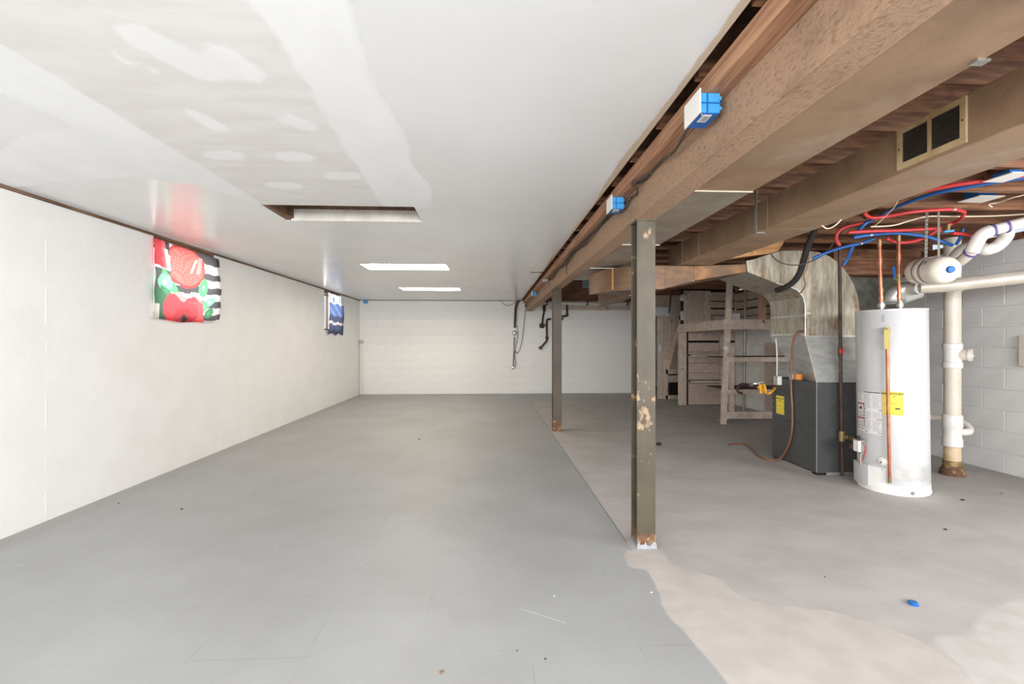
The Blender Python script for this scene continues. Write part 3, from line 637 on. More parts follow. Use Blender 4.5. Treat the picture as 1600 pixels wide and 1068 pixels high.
def arc_duct(cx, cy, ri, ro, a0, a1, z0, z1, n=14):
    b = MB(); vs = []
    for i in range(n+1):
        a = R(a0+(a1-a0)*i/n); c, s = math.cos(a), math.sin(a)
        vs += [(cx+ri*c, cy+ri*s, z0), (cx+ro*c, cy+ro*s, z0), (cx+ro*c, cy+ro*s, z1), (cx+ri*c, cy+ri*s, z1)]
    fs = []
    for i in range(n):
        for k in range(4): a = i*4+k; bb = i*4+(k+1) % 4; fs.append((a, bb, bb+4, a+4))
    fs += [(0, 1, 2, 3), (n*4+3, n*4+2, n*4+1, n*4)]
    return b.add(vs, fs)
el = T.part('elbow', arc_duct(1.699, BY+.06, .06, .61, 270, 180, 1.79, 2.01), 'duct_brown', label='rounded brown elbow')
T.part('seam_band', arc_duct(1.699, BY+.06, .606, .617, 268, 182, 1.782, 1.80), 'duct_brown', el)
T.part('seam_band', arc_duct(1.699, BY+.06, .606, .615, 222, 220.5, 1.79, 2.01, 2), 'duct_orange', el)
T.part('duct_section', MB().box(1.53, 1.638, BY+.062, 6.35, 1.775, 2.01), 'duct_brown', smooth=False)
T.part('takeoff_boot', MB().box(1.40, 1.62, 5.05, 5.30, 2.012, 2.26), 'duct_brown', smooth=False)
T = Thing('duct_fitting', 'tan curved duct fitting between the trunk duct and the silver elbow', 'duct', (2.4, 4.3, 2.05))
pr = [pY(u, v, 4.30) for u, v in [(1120, 408), (1153, 402), (1198, 396.5), (1216, 392), (1224, 380), (1226, 372), (1153, 386)]]
T.part('curved_side', MB().prism(pr, (0, .24, 0)), 'duct_orange', smooth=False)
T.part('seam_strip', MB().box(pr[2].x-.15, pr[2].x-.145, 4.296, 4.30, pr[2].z, pr[2].z+.10), 'trim', smooth=False)
# little things on the joists near the far column
single('junction_plate', MB().box(1.36, 1.60, 6.6, 6.62, 2.06, 2.27), 'teal', 'teal grey sheet metal plate hanging between the joists behind the beam', 'metal plate', (1.5, 6.6, 2.06), smooth=False)
T = Thing('drain_line', 'pale pipe running along the top of the back wall right of the beam', 'pipe', (2.2, YB-.12, 2.2))
T.part('pipe', MB().cyl((1.05, YB-.12, 2.225), (3.7, YB-.12, 2.215), .035, 12), 'pvc')
for xx in (1.4, 2.4, 3.4): T.part('pipe_clamp', MB().box(xx-.015, xx+.015, YB-.16, YB-.005, 2.17, 2.27), 'iron', smooth=False)
single('wood_header', MB().box(1.5, 3.78, YB-.05, YB-.008, 2.06, 2.16), 'board', 'pale wooden board on the back wall under the pale pipe', 'board', (2.6, YB-.03, 2.06), smooth=False)

# ------------------------------------------------------------------ furnace and its silver elbow
fx0, fx1, fy0, fy1, fz = 3.108, 3.64, 4.183, 4.862, .885
T = Thing('furnace', 'charcoal grey furnace cabinet standing beside the white water heater', 'furnace', ((fx0+fx1)/2, (fy0+fy1)/2, 0))
T.part('cabinet', MB().box(fx0, fx1, fy0, fy1, .022, fz), 'furnace', bevel=.004, smooth=False)
T.part('door_panel', MB().box(fx0-.004, fx0, fy0+.012, fy1-.006, .45, fz-.01), 'furnace', smooth=False)
T.part('door_panel', MB().box(fx0-.004, fx0, fy0+.012, fy1-.006, .04, .446), 'furnace', smooth=False)
T.part('corner_trim', MB().box(fx0-.003, fx0+.004, fy0-.003, fy0+.004, .03, fz), 'rail', smooth=False)
T.part('base_rail', MB().box(fx0-.012, fx0-.002, fy0+.06, fy1-.10, .0, .022), 'rail', smooth=False)
T.part('base_rail', MB().box(fx0+.09, fx1, fy0-.012, fy0-.002, .004, .03), 'rail', smooth=False)
T.part('base_frame', MB().box(fx0+.01, fx1-.01, fy0+.01, fy1-.01, 0, .03), 'dark', smooth=False)
a, b_ = pX(1213, 617, fx0-.005), pX(1225, 648, fx0-.005)
lb = T.part('energy_label', MB().box(fx0-.0062, fx0-.004, b_.y, a.y, b_.z+.0, a.z), 'yellow', label='yellow label', smooth=False)
tv, tf = text_tris('ENERGYGUIDE', .021, .0006)
T.part('label_print', MB().add([(fx0-.0066, (a.y+b_.y)/2-vx*.85, a.z-.035+vy) for vx, vy, vz in tv], tf), 'ink', lb, smooth=False)
ln = MB()
for k, z in enumerate((.30, .55, .72, .9)): ln.box(fx0-.0067, fx0-.0063, b_.y+.01, a.y-.01, a.z-(a.z-b_.z)*z, a.z-(a.z-b_.z)*z+.002)
ln.box(fx0-.0067, fx0-.0063, (a.y+b_.y)/2-.006, (a.y+b_.y)/2+.006, a.z-.055, a.z-.045)
T.part('label_print', ln, 'ink', lb, smooth=False)['kind'] = 'stuff'
ln = MB()
for k in range(6): ln.cyl((fx0-.008, fy1-.03, .35+k*.07), (fx0-.003, fy1-.03, .35+k*.07), .005, 8)
T.part('screw_row', ln, 'chrome', smooth=False)['kind'] = 'stuff'
# elbow plenum
ex0, ex1 = pY(1258, 500, FY).x, pY(1344, 500, FY).x; ez = pY(1258, 525, FY).z
T = Thing('supply_plenum', 'large stained galvanized elbow rising from the furnace and bending left', 'duct', ((ex0+ex1)/2, 4.6, fz))
b = MB().hexa([(fx0+.004, fy0+.004, fz), (fx1-.004, fy0+.004, fz), (fx1-.004, fy0+.42, fz), (fx0+.15, fy0+.42, fz)], [(ex0, FY, ez), (ex1, FY, ez), (ex1, BY, ez), (ex0, BY, ez)])
T.part('transition', b, 'galv_new', label='bright tapered lower section', smooth=False)
prof = [(1258,525),(1258,476),(1255,464),(1246,453),(1232,447),(1212,442),(1168,424.5),(1166,407.5),(1181,404),(1205,396),(1222,391.5),(1262,391.5),(1280,394),(1296,400),(1312,412),(1325,428),(1335,446),(1341,466),(1344,490),(1344,525)]
T.part('elbow', MB().prism([pY(u, v, FY) for u, v in prof], (0, BY-FY, 0)), 'galv', smooth=True, sharp=25)
T.part('corner_flange', MB().tube([pY(u, v, FY-.002)+Vector((0, 0, 0)) for u, v in prof[:6]], .005, 6, smooth=False), 'galv_new')
T.part('corner_flange', MB().cyl((fx0+.004, fy0+.002, fz), (ex0, FY-.002, ez), .005, 6), 'galv_new')
T.part('seam_strip', MB().box(ex0-.003, ex1, FY-.004, FY, ez-.006, ez+.006), 'galv_new', smooth=False)
T.part('seam_strip', MB().box(ex0-.005, ex0, FY, BY, ez+.01, ez+.03), 'galv_new', smooth=False)
T.part('seam_strip', MB().box(ex0-.005, ex0, FY, BY, ez+.20, ez+.215), 'galv_new', smooth=False)
sx_ = pY(1219, 400, FY).x; T.part('seam_strip', MB().box(sx_-.003, sx_+.003, FY-.003, FY, pY(1219, 444, FY).z, pY(1219, 392, FY).z), 'duct', smooth=False)
T.part('tape_flap', MB().box(ex0-.002, ex0+.05, FY-.008, FY-.003, ez+.215, ez+.238), 'galv_new', smooth=False)
# brown return duct behind
T = Thing('return_duct', 'brown stained return duct and grey drop behind the water heater pipes', 'duct', (4.1, 5.1, 1.6))
T.part('header', MB().box(ex1+.02, 4.66, 4.70, 5.15, 1.995, 2.26), 'joist', smooth=False)
T.part('drop', MB().box(ex1+.02, ex1+.30, 4.80, 5.2, .03, 1.99), 'galv_dark', smooth=False)
T.part('drop_panel', MB().box(ex1+.30, 4.55, 4.86, 5.2, 1.55, 1.99), 'galv_dark', smooth=False)
# furnace accessories
q = px(1214, 600, 4.72)
T = Thing('switch_box', 'grey metal switch box on the upper rear corner of the furnace', 'switch box', (fx0-.04, q.y, .78))
by = pX(1214, 600, fx0-.03).y
T.part('box_body', MB().box(fx0-.055, fx0-.006, by-.05, by+.03, .81, .91), 'chrome', bevel=.003, smooth=False)
T.part('face_plate', MB().box(fx0-.05, fx0-.01, by-.053, by-.05, .815, .905), 'white_plastic', smooth=False)
T.part('conduit', MB().tube([(fx0-.03, by, .91), (fx0-.03, by, 1.15), (fx0-.03, by+.02, 1.3)], .006, 8), 'white_plastic')
oc = pX(1247, 592, fx0+.03)
T = Thing('orange_cap', 'orange round cap with white collar on top of the furnace', 'cap', (fx0+.03, oc.y, fz))
T.part('cap', MB().lathe([(.0, 0), (.034, 0), (.036, .01), (.036, .052), (.03, .06), (0, .061)], (fx0+.038, oc.y, fz+.001), n=20), 'orange')
T.part('collar', MB().lathe([(0, 0), (.028, 0), (.028, .05), (0, .052)], (fx0+.03, oc.y+.09, fz+.001), n=16), 'white_plastic')
gh = [pX(1211, 606, fx0-.02), px(1204, 613, 4.85), px(1199, 615, 4.9), px(1196, 609, 4.92), px(1194, 601, 4.95), px(1188, 603, 5.0), px(1184, 606, 5.0)]
T = Thing('gas_hose', 'yellow flexible gas hose curling to the left side of the furnace', 'hose', gh[3])
T.part('hose', MB().tube(gh, .013, 10), 'gasyellow')
T.part('tag', MB().prism([px(1186, 600, 4.98), px(1195, 602, 4.98), px(1194, 614, 4.98), px(1188, 615, 4.98)], (0, .004, 0)), 'gasyellow', smooth=False)
g2 = [px(1186, 603, 5.0), px(1172, 601, 5.3), px(1158, 600, 5.6), px(1153, 606, 5.65), px(1153, 612, 5.65), px(1160, 614, 5.65)]
T.part('iron_pipe', MB().tube(g2, .016, 10), 'iron'); T.part('valve', MB().cyl(px(1174, 601, 5.26), px(1180, 601, 5.15), .024, 10), 'chrome'); T.part('lever', MB().bar(px(1177, 600, 5.2), px(1194, 596, 5.15), .02, .006), 'white_plastic', smooth=False)
hz = [pX(1256, 517, ex0-.02), pX(1246, 519, ex0-.025), pX(1240, 532, fx0-.03), pX(1237, 560, fx0-.03), pX(1236, 600, fx0-.02), pX(1238, 640, fx0-.02), pX(1237, 675, fx0-.02), pX(1230, 700, fx0-.02), pX(1219, 716, fx0-.03), pz(1208, 719, .012), pz(1196, 717, .012), pz(1184, 711, .012), pz(1176, 702, .012), pz(1165, 694, .012), pz(1150, 693, .012), pz(1138, 694, .012)]
single('condensate_hose', MB().tube(hz, .011, 10), 'hose_brown', 'brown vinyl hose running down the furnace side onto the floor', 'hose', pz(1208, 719, 0))
bh = [px(1276, 352, 4.0), px(1270, 366, 4.05), px(1262, 385, 4.1), px(1256, 405, 4.15), px(1250, 425, 4.2), px(1240, 440, 4.28), px(1226, 449, 4.38), px(1214, 453, 4.5)]
single('insulated_line', MB().tube(bh, .027, 12), 'foam', 'thick black foam insulated line bending over the silver elbow', 'pipe', bh[4])
th = [px(1265, 395, 4.1), px(1262, 415, 4.12), px(1256, 430, 4.15), px(1258, 445, 4.2), px(1252, 456, 4.25), px(1244, 460, 4.3)]
single('copper_line', MB().tube(th, .006, 8), 'hose_brown', 'thin copper line beside the black insulated line', 'pipe', th[3])
wr_ = [px(1340, 332, 3.9), px(1320, 355, 3.95), px(1303, 378, 4.0), px(1288, 397, 4.05), px(1262, 410, 4.1), px(1238, 414, 4.15), px(1216, 408, 4.18), px(1204, 396, 4.2)]
single('thermostat_wire', MB().tube(wr_, .005, 6), 'cable', 'dark wire sagging across the front of the silver elbow', 'wire', wr_[4])

# ------------------------------------------------------------------ black iron gas pipe
gp0 = px(1313, 745, 4.27); gx, gyy = gp0.x, gp0.y
gx += 0.0; gyy = 4.135; gx = pY(1315, 700, gyy).x
T = Thing('gas_pipe', 'brown iron gas pipe rising in front of the furnace with a red valve', 'pipe', (gx, gyy, 0))
T.part('riser', MB().tube([(gx+.008, gyy, .01), (gx, gyy, .36), (gx-.012, gyy, 1.2), (gx-.02, gyy, 2.16)], .015, 10, smooth=False), 'iron')
T.part('tee', MB().cyl((gx, gyy, .335), (gx, gyy, .43), .025, 12).cyl((gx, gyy, .375), (gx+.045, gyy-.01, .375), .022, 12), 'brass')
T.part('valve_handle', MB().box(gx-.040, gx-.002, gyy-.03, gyy-.018, 1.165, 1.205), 'red', bevel=.004, smooth=False)
T.part('valve_body', MB().cyl((gx-.013, gyy, 1.13), (gx-.013, gyy, 1.22), .02, 10), 'iron')
T.part('union_nut', MB().cyl((gx+.055, gyy-.02, .372), (gx+.085, gyy-.03, .366), .022, 8), 'brass', smooth=False)
T.part('branch', MB().tube([(gx+.04, gyy-.01, .376), (gx+.10, gyy-.04, .36), (gx+.14, gyy-.08, .355)], .012, 10), 'iron')

# ------------------------------------------------------------------ water heater
hx_, hy_, hr, hH = 3.512, 3.800, .247, 1.537
T = Thing('water_heater', 'tall white cylindrical gas water heater with yellow guide label', 'water heater', (hx_, hy_, 0))
hc = (hx_, hy_, 0)
T.part('tank_jacket', MB().lathe([(hr, .082), (hr, hH-.012), (hr-.004, hH-.003), (hr-.015, hH)], hc, n=64), 'enamel')
T.part('top_cap', MB().lathe([(hr-.006, hH-.006), (hr+.003, hH-.006), (hr+.003, hH+.008), (hr-.012, hH+.012), (.02, hH+.016)], hc, n=64), 'enamel')
T.part('base_ring', MB().lathe([(hr-.006, .0), (hr+.002, .002), (hr+.002, .08), (hr-.004, .086)], hc, n=64), 'enamel_base')
T.part('base_lip', MB().lathe([(hr-.01, .012), (hr+.006, .012), (hr+.006, .026), (hr-.01, .028)], hc, n=64), 'enamel_base')
# angle on the tank facing the camera: az=0 is straight to the camera, positive to the picture's right
vd = math.atan2(0-hy_, 0-hx_)
def tk(az, z, off=.0015): a = vd+az; return Vector((hx_+(hr+off)*math.cos(a), hy_+(hr+off)*math.sin(a), z))
def az_of(u):                        # azimuth where a picture column meets the jacket
    best = min((abs((lambda p: 800+F*((p.x*cs-p.y*sn)/(p.x*sn+p.y*cs))-u)(tk(a/200, 1, 0))), a/200) for a in range(-310, 311)); return best[1]
def z_of(u, v): p = tk(az_of(u), 1, 0); D = p.x*sn+p.y*cs; return CAMZ-(v-534)/F*D
def wrap(a0, a1, z0, z1, off, n=10, b=None, t=.0):
    b = b or MB(); vs = []; fs = []
    for i in range(n+1):
        a = a0+(a1-a0)*i/n; vs += [tk(a, z0, off), tk(a, z1, off)]
    for i in range(n): fs.append((2*i, 2*i+2, 2*i+3, 2*i+1))
    return b.add(vs, fs)
bd = T.part('silver_band', wrap(az_of(1392), 1.45, z_of(1425, 753), z_of(1425, 729), .0015, 16), 'band', label='silver tape band with rust spots')
ga0, ga1 = az_of(1381), az_of(1413.5); gz_0, gz_1 = z_of(1400, 648), z_of(1400, 611)
yl = T.part('guide_label', wrap(ga0, ga1, gz_0, gz_1, .0022), 'yellow', label='yellow energy guide label')
gc = (ga0+ga1)/2; gw = (ga1-ga0)*hr
tv, tf = text_tris('ENERGYGUIDE', .0225, .0007)
T.part('label_print', MB().add([tk(gc+vx*.95/hr, gz_1-.026+vy, .0030) for vx, vy, vz in tv], tf), 'ink', yl, smooth=False)
pb = MB(); H = gz_1-gz_0
wrap(gc-.42*gw/hr, gc+.42*gw/hr, gz_0+H*.48, gz_0+H*.492, .003, 8, pb); wrap(gc+.02, gc+.03*1.6, gz_0+H*.77, gz_0+H*.81, .003, 2, pb)
wrap(gc+.10*gw/hr, gc+.34*gw/hr, gz_0+H*.25, gz_0+H*.31, .003, 4, pb); wrap(gc-.42*gw/hr, gc+.42*gw/hr, gz_0+H*.05, gz_0+H*.056, .003, 8, pb)
T.part('label_print', pb, 'ink', yl, smooth=False)['kind'] = 'stuff'
wa0, wa1 = az_of(1353), az_of(1379.5)
wz1, wz0 = z_of(1365, 611), z_of(1365, 677)
wlab = T.part('instruction_label', wrap(wa0, wa1, wz0, wz1, .0018), 'paper', label='white instruction label')
tx, br, rd = MB(), MB(), MB(); Hh = wz1-wz0; dw = wa1-wa0
for c0, c1 in ((.04, .46), (.52, .97)):
    for k in range(34):
        z = wz1-Hh*(.07+.026*k)
        if .40 < .07+.026*k < .46 or .62 < .07+.026*k < .68: continue
        wrap(wa0+dw*c0, wa0+dw*(c1-random.uniform(0, .12)), z, z+Hh*.010, .0026, 4, tx)
wrap(wa0, wa0+dw*.98, wz1-Hh*.03, wz1-Hh*.008, .0026, 6, br); wrap(wa0, wa0+dw*.12, wz1-Hh*.43, wz1-Hh*.415, .0026, 2, br); wrap(wa0+dw*.85, wa0+dw, wz1-Hh*.43, wz1-Hh*.415, .0026, 2, br)
wrap(wa0, wa0+dw*.25, wz1-Hh*.655, wz1-Hh*.64, .0026, 3, rd); wrap(wa0+dw*.7, wa0+dw, wz1-Hh*.655, wz1-Hh*.64, .0026, 3, rd); wrap(wa0+dw*.05, wa0+dw*.22, wz0+Hh*.03, wz0+Hh*.045, .0026, 3, rd); wrap(wa0+dw*.8, wa0+dw, wz0+Hh*.03, wz0+Hh*.045, .0026, 3, rd)
T.part('label_print', tx, 'inkgrey', wlab, smooth=False)['kind'] = 'stuff'; T.part('label_print', br, 'ink', wlab, smooth=False)['kind'] = 'stuff'; T.part('label_print', rd, 'inkred', wlab, smooth=False)['kind'] = 'stuff'
sa0, sa1 = az_of(1342.5), az_of(1352.5)
wl2 = T.part('warning_label', wrap(sa0, sa1, z_of(1348, 672), z_of(1348, 612), .0018), 'paper', label='white warning label with red headings')
rb, kb, gb = MB(), MB(), MB(); ds = sa1-sa0
for (v0, v1) in ((628, 649), (650.5, 664)):
    za, zb = z_of(1348, v1), z_of(1348, v0); 
    wrap(sa0, sa1, zb-.012, zb, .0026, 4, rb); wrap(sa0, sa1, za, za+.004, .0026, 4, kb); wrap(sa1-ds*.06, sa1, za, zb, .0026, 2, kb); wrap(sa0, sa0+ds*.06, za, zb, .0026, 2, kb)
    for k in range(4): wrap(sa0+ds*.15, sa1-ds*.15, za+.012+k*.009, za+.015+k*.009, .0026, 3, gb)
zf = z_of(1348, 638); wrap(sa0+ds*.3, sa0+ds*.75, zf, zf+.018, .0027, 3, rb); wrap(sa0+ds*.5, sa0+ds*.72, zf+.018, zf+.028, .0027, 3, rb)
wrap(sa0, sa1, z_of(1348, 668), z_of(1348, 667), .0026, 3, rb)
for k in range(4): wrap(sa0+ds*.2, sa1-ds*.3, z_of(1348, 614+k*3.2), z_of(1348, 613+k*3.2), .0026, 3, gb)
T.part('label_print', rb, 'inkred', wl2, smooth=False)['kind'] = 'stuff'; T.part('label_print', kb, 'ink', wl2, smooth=False)['kind'] = 'stuff'; T.part('label_print', gb, 'inkgrey', wl2, smooth=False)['kind'] = 'stuff'
a_ = az_of(1383); T.part('rating_sticker', wrap(a_-.03, a_+.05, z_of(1385, 502), z_of(1385, 491), .0018, 4), 'inkgrey', smooth=False)
# relief valve, tag, copper discharge pipe
ra = az_of(1390.5); rz = z_of(1390, 516)
rv = T.part('relief_valve', MB().cyl(tk(ra, rz, 0), tk(ra, rz, .055), .02, 12).cyl(tk(ra, rz-.03, .045), tk(ra, rz+.03, .045), .016, 12), 'brass')
T.part('lever', MB().bar(tk(ra, rz+.03, .04), tk(ra, rz+.012, .085), .018, .004), 'chrome', rv, smooth=False)
T.part('tag', MB().add([tk(ra-.055, rz-.15, .066), tk(ra+.055, rz-.15, .066), tk(ra+.055, rz+.01, .066), tk(ra+.035, rz+.028, .066), tk(ra-.035, rz+.028, .066), tk(ra-.055, rz+.01, .066),
      tk(ra-.055, rz-.15, .068), tk(ra+.055, rz-.15, .068), tk(ra+.055, rz+.01, .068), tk(ra+.035, rz+.028, .068), tk(ra-.035, rz+.028, .068), tk(ra-.055, rz+.01, .068)],
      [(5,4,3,2,1,0), (6,7,8,9,10,11)]+[(i, (i+1) % 6, 6+(i+1) % 6, 6+i) for i in range(6)]), 'tagyellow', rv, smooth=False, label='yellow hanging tag')
T.part('discharge_pipe', MB().tube([tk(ra, rz-.03, .045), tk(ra, .6, .043), tk(ra+.01, .115, .042)], .0115, 12, smooth=False), 'copper')
T.part('pipe_end', MB().cyl(tk(ra+.01, .16, .042), tk(ra+.01, .11, .042), .0125, 12), 'brass')
# gas control, burner cover, drain
ca_ = az_of(1350); cz = z_of(1350, 694)
A = lambda az, z, off: tk(az, z, off)
def blk(a0, a1, z0, z1, o0, o1): 
    return MB().hexa([A(a0, z0, o0), A(a1, z0, o0), A(a1, z0, o1), A(a0, z0, o1)], [A(a0, z1, o0), A(a1, z1, o0), A(a1, z1, o1), A(a0, z1, o1)])
gv = T.part('gas_valve', blk(ca_-.16, ca_+.16, cz-.05, cz+.05, 0, .06), 'chrome', bevel=.004, smooth=False)
T.part('valve_cover', blk(ca_-.02, ca_+.16, cz-.05, cz+.045, .06, .085), 'white_plastic', gv, bevel=.004, smooth=False)
T.part('dial', MB().cyl(A(ca_-.10, cz-.02, .06), A(ca_-.10, cz-.02, .09), .024, 14), 'iron', gv)
T.part('knob', MB().cyl(A(ca_-.06, cz+.05, .03), A(ca_-.06, cz+.075, .03), .013, 12), 'ink', gv)
T.part('gas_tube', MB().tube([A(ca_, cz-.05, .05), A(ca_-.02, cz-.10, .045), A(ca_-.02, cz-.17, .03)], .006, 8), 'chrome', gv)
T.part('gas_tube', MB().tube([A(ca_+.1, cz-.05, .03), A(ca_+.06, cz-.10, .04), A(ca_+.04, cz-.17, .03)], .004, 8), 'white_wire', gv)
T.part('lead_wire', MB().tube([A(ca_+.16, cz+.03, .05), A(ca_+.24, cz+.0, .05), A(ca_+.2, cz-.06, .04), A(ca_+.1, cz-.13, .03)], .003, 6), 'red', gv)
k0, k1 = az_of(1341.5)-.08, az_of(1361)
kz0, kz1 = z_of(1350, 754), z_of(1350, 722)
n = 8; vs = []
for i in range(n+1):
    a = k0+(k1-k0)*i/n; vs += [A(a, kz0, .0), A(a, kz0, .03), A(a, kz1, .03), A(a, kz1, .0)]
fs = [(i*4+k, i*4+(k+1) % 4, i*4+4+(k+1) % 4, i*4+4+k) for i in range(n) for k in range(4)]+[(0, 1, 2, 3), (n*4+3, n*4+2, n*4+1, n*4)]
T.part('burner_cover', MB().add(vs, fs), 'enamel')
T.part('access_panel', wrap(k1, az_of(1385), kz0+.012, kz1-.005, .003), 'enamel_base')
da = az_of(1380); dz = z_of(1380, 720)
dv = T.part('drain_valve', MB().lathe([(.032, 0), (.034, .006), (.026, .012), (.014, .02), (.012, .04), (0, .041)], A(da, dz, 0), (A(da, dz, 1)-A(da, dz, 0)), n=20), 'white_plastic')
T.part('valve_slot', MB().cyl(A(da, dz, .041), A(da, dz, .046), .007, 8), 'rust', dv)
T.part('screw', MB().cyl(A(az_of(1379), z_of(1379, 732), 0), A(az_of(1379), z_of(1379, 732), .006), .004, 8), 'ink')
T.part('paint_chip', MB().add([A(az_of(1425)+dx, z_of(1425, 771)+dzz, .0068) for dx, dzz in ((-.06, 0), (-.02, .018), (.03, .022), (.07, .006), (.04, -.012), (-.03, -.010))], [(0, 1, 2, 3, 4, 5)]), 'chip', smooth=False)
# draft hood
T.part('draft_hood', MB().lathe([(.105, hH+.055), (.10, hH+.06), (.055, hH+.085), (.052, hH+.10)], hc, n=28), 'galv_new', label='galvanized draft hood')
for k in range(4):
    a = k*math.pi/2+.6; T.part('hood_leg', MB().bar((hx_+.09*math.cos(a), hy_+.09*math.sin(a), hH+.01), (hx_+.09*math.cos(a), hy_+.09*math.sin(a), hH+.06), .012, .004), 'chrome', smooth=False)
nA, nB = (px(1376, 482, 3.86)), (px(1405, 480, 3.86))
for nme, q_ in (('water_nipple', nA), ('water_nipple', nB)):
    q_ = q_+Vector((.03, 0, 0)); T.part(nme, MB().lathe([(.016, 0), (.016, .02), (.026, .022), (.026, .055), (.017, .057), (.017, .075)], (q_.x, q_.y, hH+.005), n=14), 'chrome')

T.o.rotation_euler = (R(.3), R(-1.1), 0); T.o.location.z = .002
# flue pipe from the hood to the right
FZ = hH+.10
T = Thing('flue_pipe', 'grey white flue pipe slanting from the heater hood to the right', 'flue pipe', (hx_, hy_, FZ))
e0 = Vector((hx_, hy_, FZ-.005))
T.part('elbow', MB().tube([e0, e0+Vector((0, 0, .035)), e0+Vector((.02, -.004, .075)), e0+Vector((.065, -.02, .10)), e0+Vector((.11, -.035, .108))], .052, 16, sub=4), 'galv_new')
f1 = e0+Vector((.10, -.03, .107)); f2 = px(1437, 449, 3.83); f3 = px(1480, 446, 3.74); f4 = px(1610, 431, 3.5); f5 = px(1800, 414, 3.22)
T.part('corrugated_sleeve', MB().tube([f1+(f2-f1)*t for t in [i/14 for i in range(15)]], .05, 16, smooth=False, radii=[.05+.004*(i % 2) for i in range(15)]), 'flue')
T.part('pipe', MB().tube([f2, f3, f4, f5], .052, 18, smooth=False), 'flue')
T.part('collar', MB().cyl(f2-(f2-f1).normalized()*.012, f2+(f2-f1).normalized()*.012, .056, 18), 'galv_new')
fl2 = [px(1406, 467, 3.95), px(1420, 464, 3.97), px(1434, 458, 4.0)]
T.part('flex_branch', MB().tube([fl2[0]+(fl2[2]-fl2[0])*i/9 for i in range(10)], .045, 14, smooth=False, radii=[.046+.004*(i % 3 == 0) for i in range(10)]), 'galv_new')

# copper risers
def riser(u0, v0, u1, v1, D, label, blue):
    a, b = px(u0, v0, D), px(u1, v1, D); 
    T = Thing('water_pipe', label, 'pipe', b, 'copper risers on the heater')
    T.part('pipe', MB().tube([b, a], .013, 12, smooth=False), 'copper')
    for t in ((.04, .10), (.17, .22), (.62, .70)) : T.part('coupling', MB().cyl(b+(a-b)*t[0], b+(a-b)*t[1], .0165, 12), 'copper')
    T.part('brass_fitting', MB().cyl(a+(b-a)*.02, a+(b-a)*.10, .016, 10), 'brass')
    if blue:
        c = b+(a-b)*.33
        T.part('ball_valve', MB().cyl(b+(a-b)*.28, b+(a-b)*.40, .02, 12), 'brass')
        T.part('valve_stem', MB().cyl(c, c+Vector((-.06, -.02, .0)), .009, 10), 'brass'); T.part('valve_lever', MB().bar(c+Vector((-.055, -.02, .0)), c+Vector((-.075, -.03, .10)), .018, .006, (0,1,0)), 'blue_dark', smooth=False, label='blue lever')
riser(1374, 374, 1377, 472, 3.80, 'left copper riser with a soldered coupling above the heater', False)
riser(1404, 366, 1405, 470, 3.80, 'right copper riser with the blue lever valve above the heater', True)

# expansion tank with strap
ta, tb = px(1437, 424, 3.70), px(1475, 421.5, 3.42)
ax = (tb-ta); Lt = ax.length; r_ = .103
T = Thing('expansion_tank', 'small cream expansion tank strapped under the joists with blue cap', 'tank', (ta+tb)/2-Vector((0, 0, r_)))
T.part('shell', MB().lathe([(0, -.07), (.05, -.064), (.085, -.045), (.099, -.015), (r_, .02), (r_, Lt*.42), (r_+.003, Lt*.43), (r_+.003, Lt*.47), (r_, Lt*.48), (r_, Lt-.02), (.099, Lt+.012), (.085, Lt+.042), (.05, Lt+.06), (0, Lt+.067)], ta, ax, n=32), 'tank')
T.part('blue_cap', MB().lathe([(.026, .06), (.026, .08), (.022, .086), (0, .087)], tb, ax, n=16), 'blue_dark', label='blue cap')
m1 = ta+ax*.50; axn = ax.normalized()
T.part('ring_strap', MB().lathe([(r_+.001, -.008), (r_+.004, -.008), (r_+.004, .008), (r_+.001, .008)], m1-ax*.18, ax, n=32), 'strap')
T.part('ring_strap', MB().lathe([(r_+.001, -.01), (r_+.004, -.01), (r_+.004, .01), (r_+.001, .01)], m1+ax*.12, ax, n=32), 'strap')
s0 = m1+ax*.12+Vector((0, 0, r_)); s1 = Vector((s0.x+.01, s0.y, 2.30)); sp = MB().bar(s0-Vector((.10, .03, .06)), s1-Vector((.07, 0, 0)), .022, .002, (0, 1, 0)); st = T.part('hanger_strap', sp, 'strap', smooth=False)
hp = MB()
for k in range(14):
    c = (s0-Vector((.10, .03, .06))).lerp(s1-Vector((.07, 0, 0)), (k+.5)/14); hp.cyl(c+Vector((-.0, -.0028, 0)), c+Vector((0, -.0012, 0)), .0055, 8)
T.part('strap_hole', hp, 'ink', st, smooth=False)['kind'] = 'stuff'
s0 = tb+Vector((.02, .06, r_-.01)); T.part('hanger_strap', MB().bar(s0, Vector((s0.x+.02, s0.y+.02, 2.30)), .018, .002, (0, 1, 0)), 'strap', smooth=False)

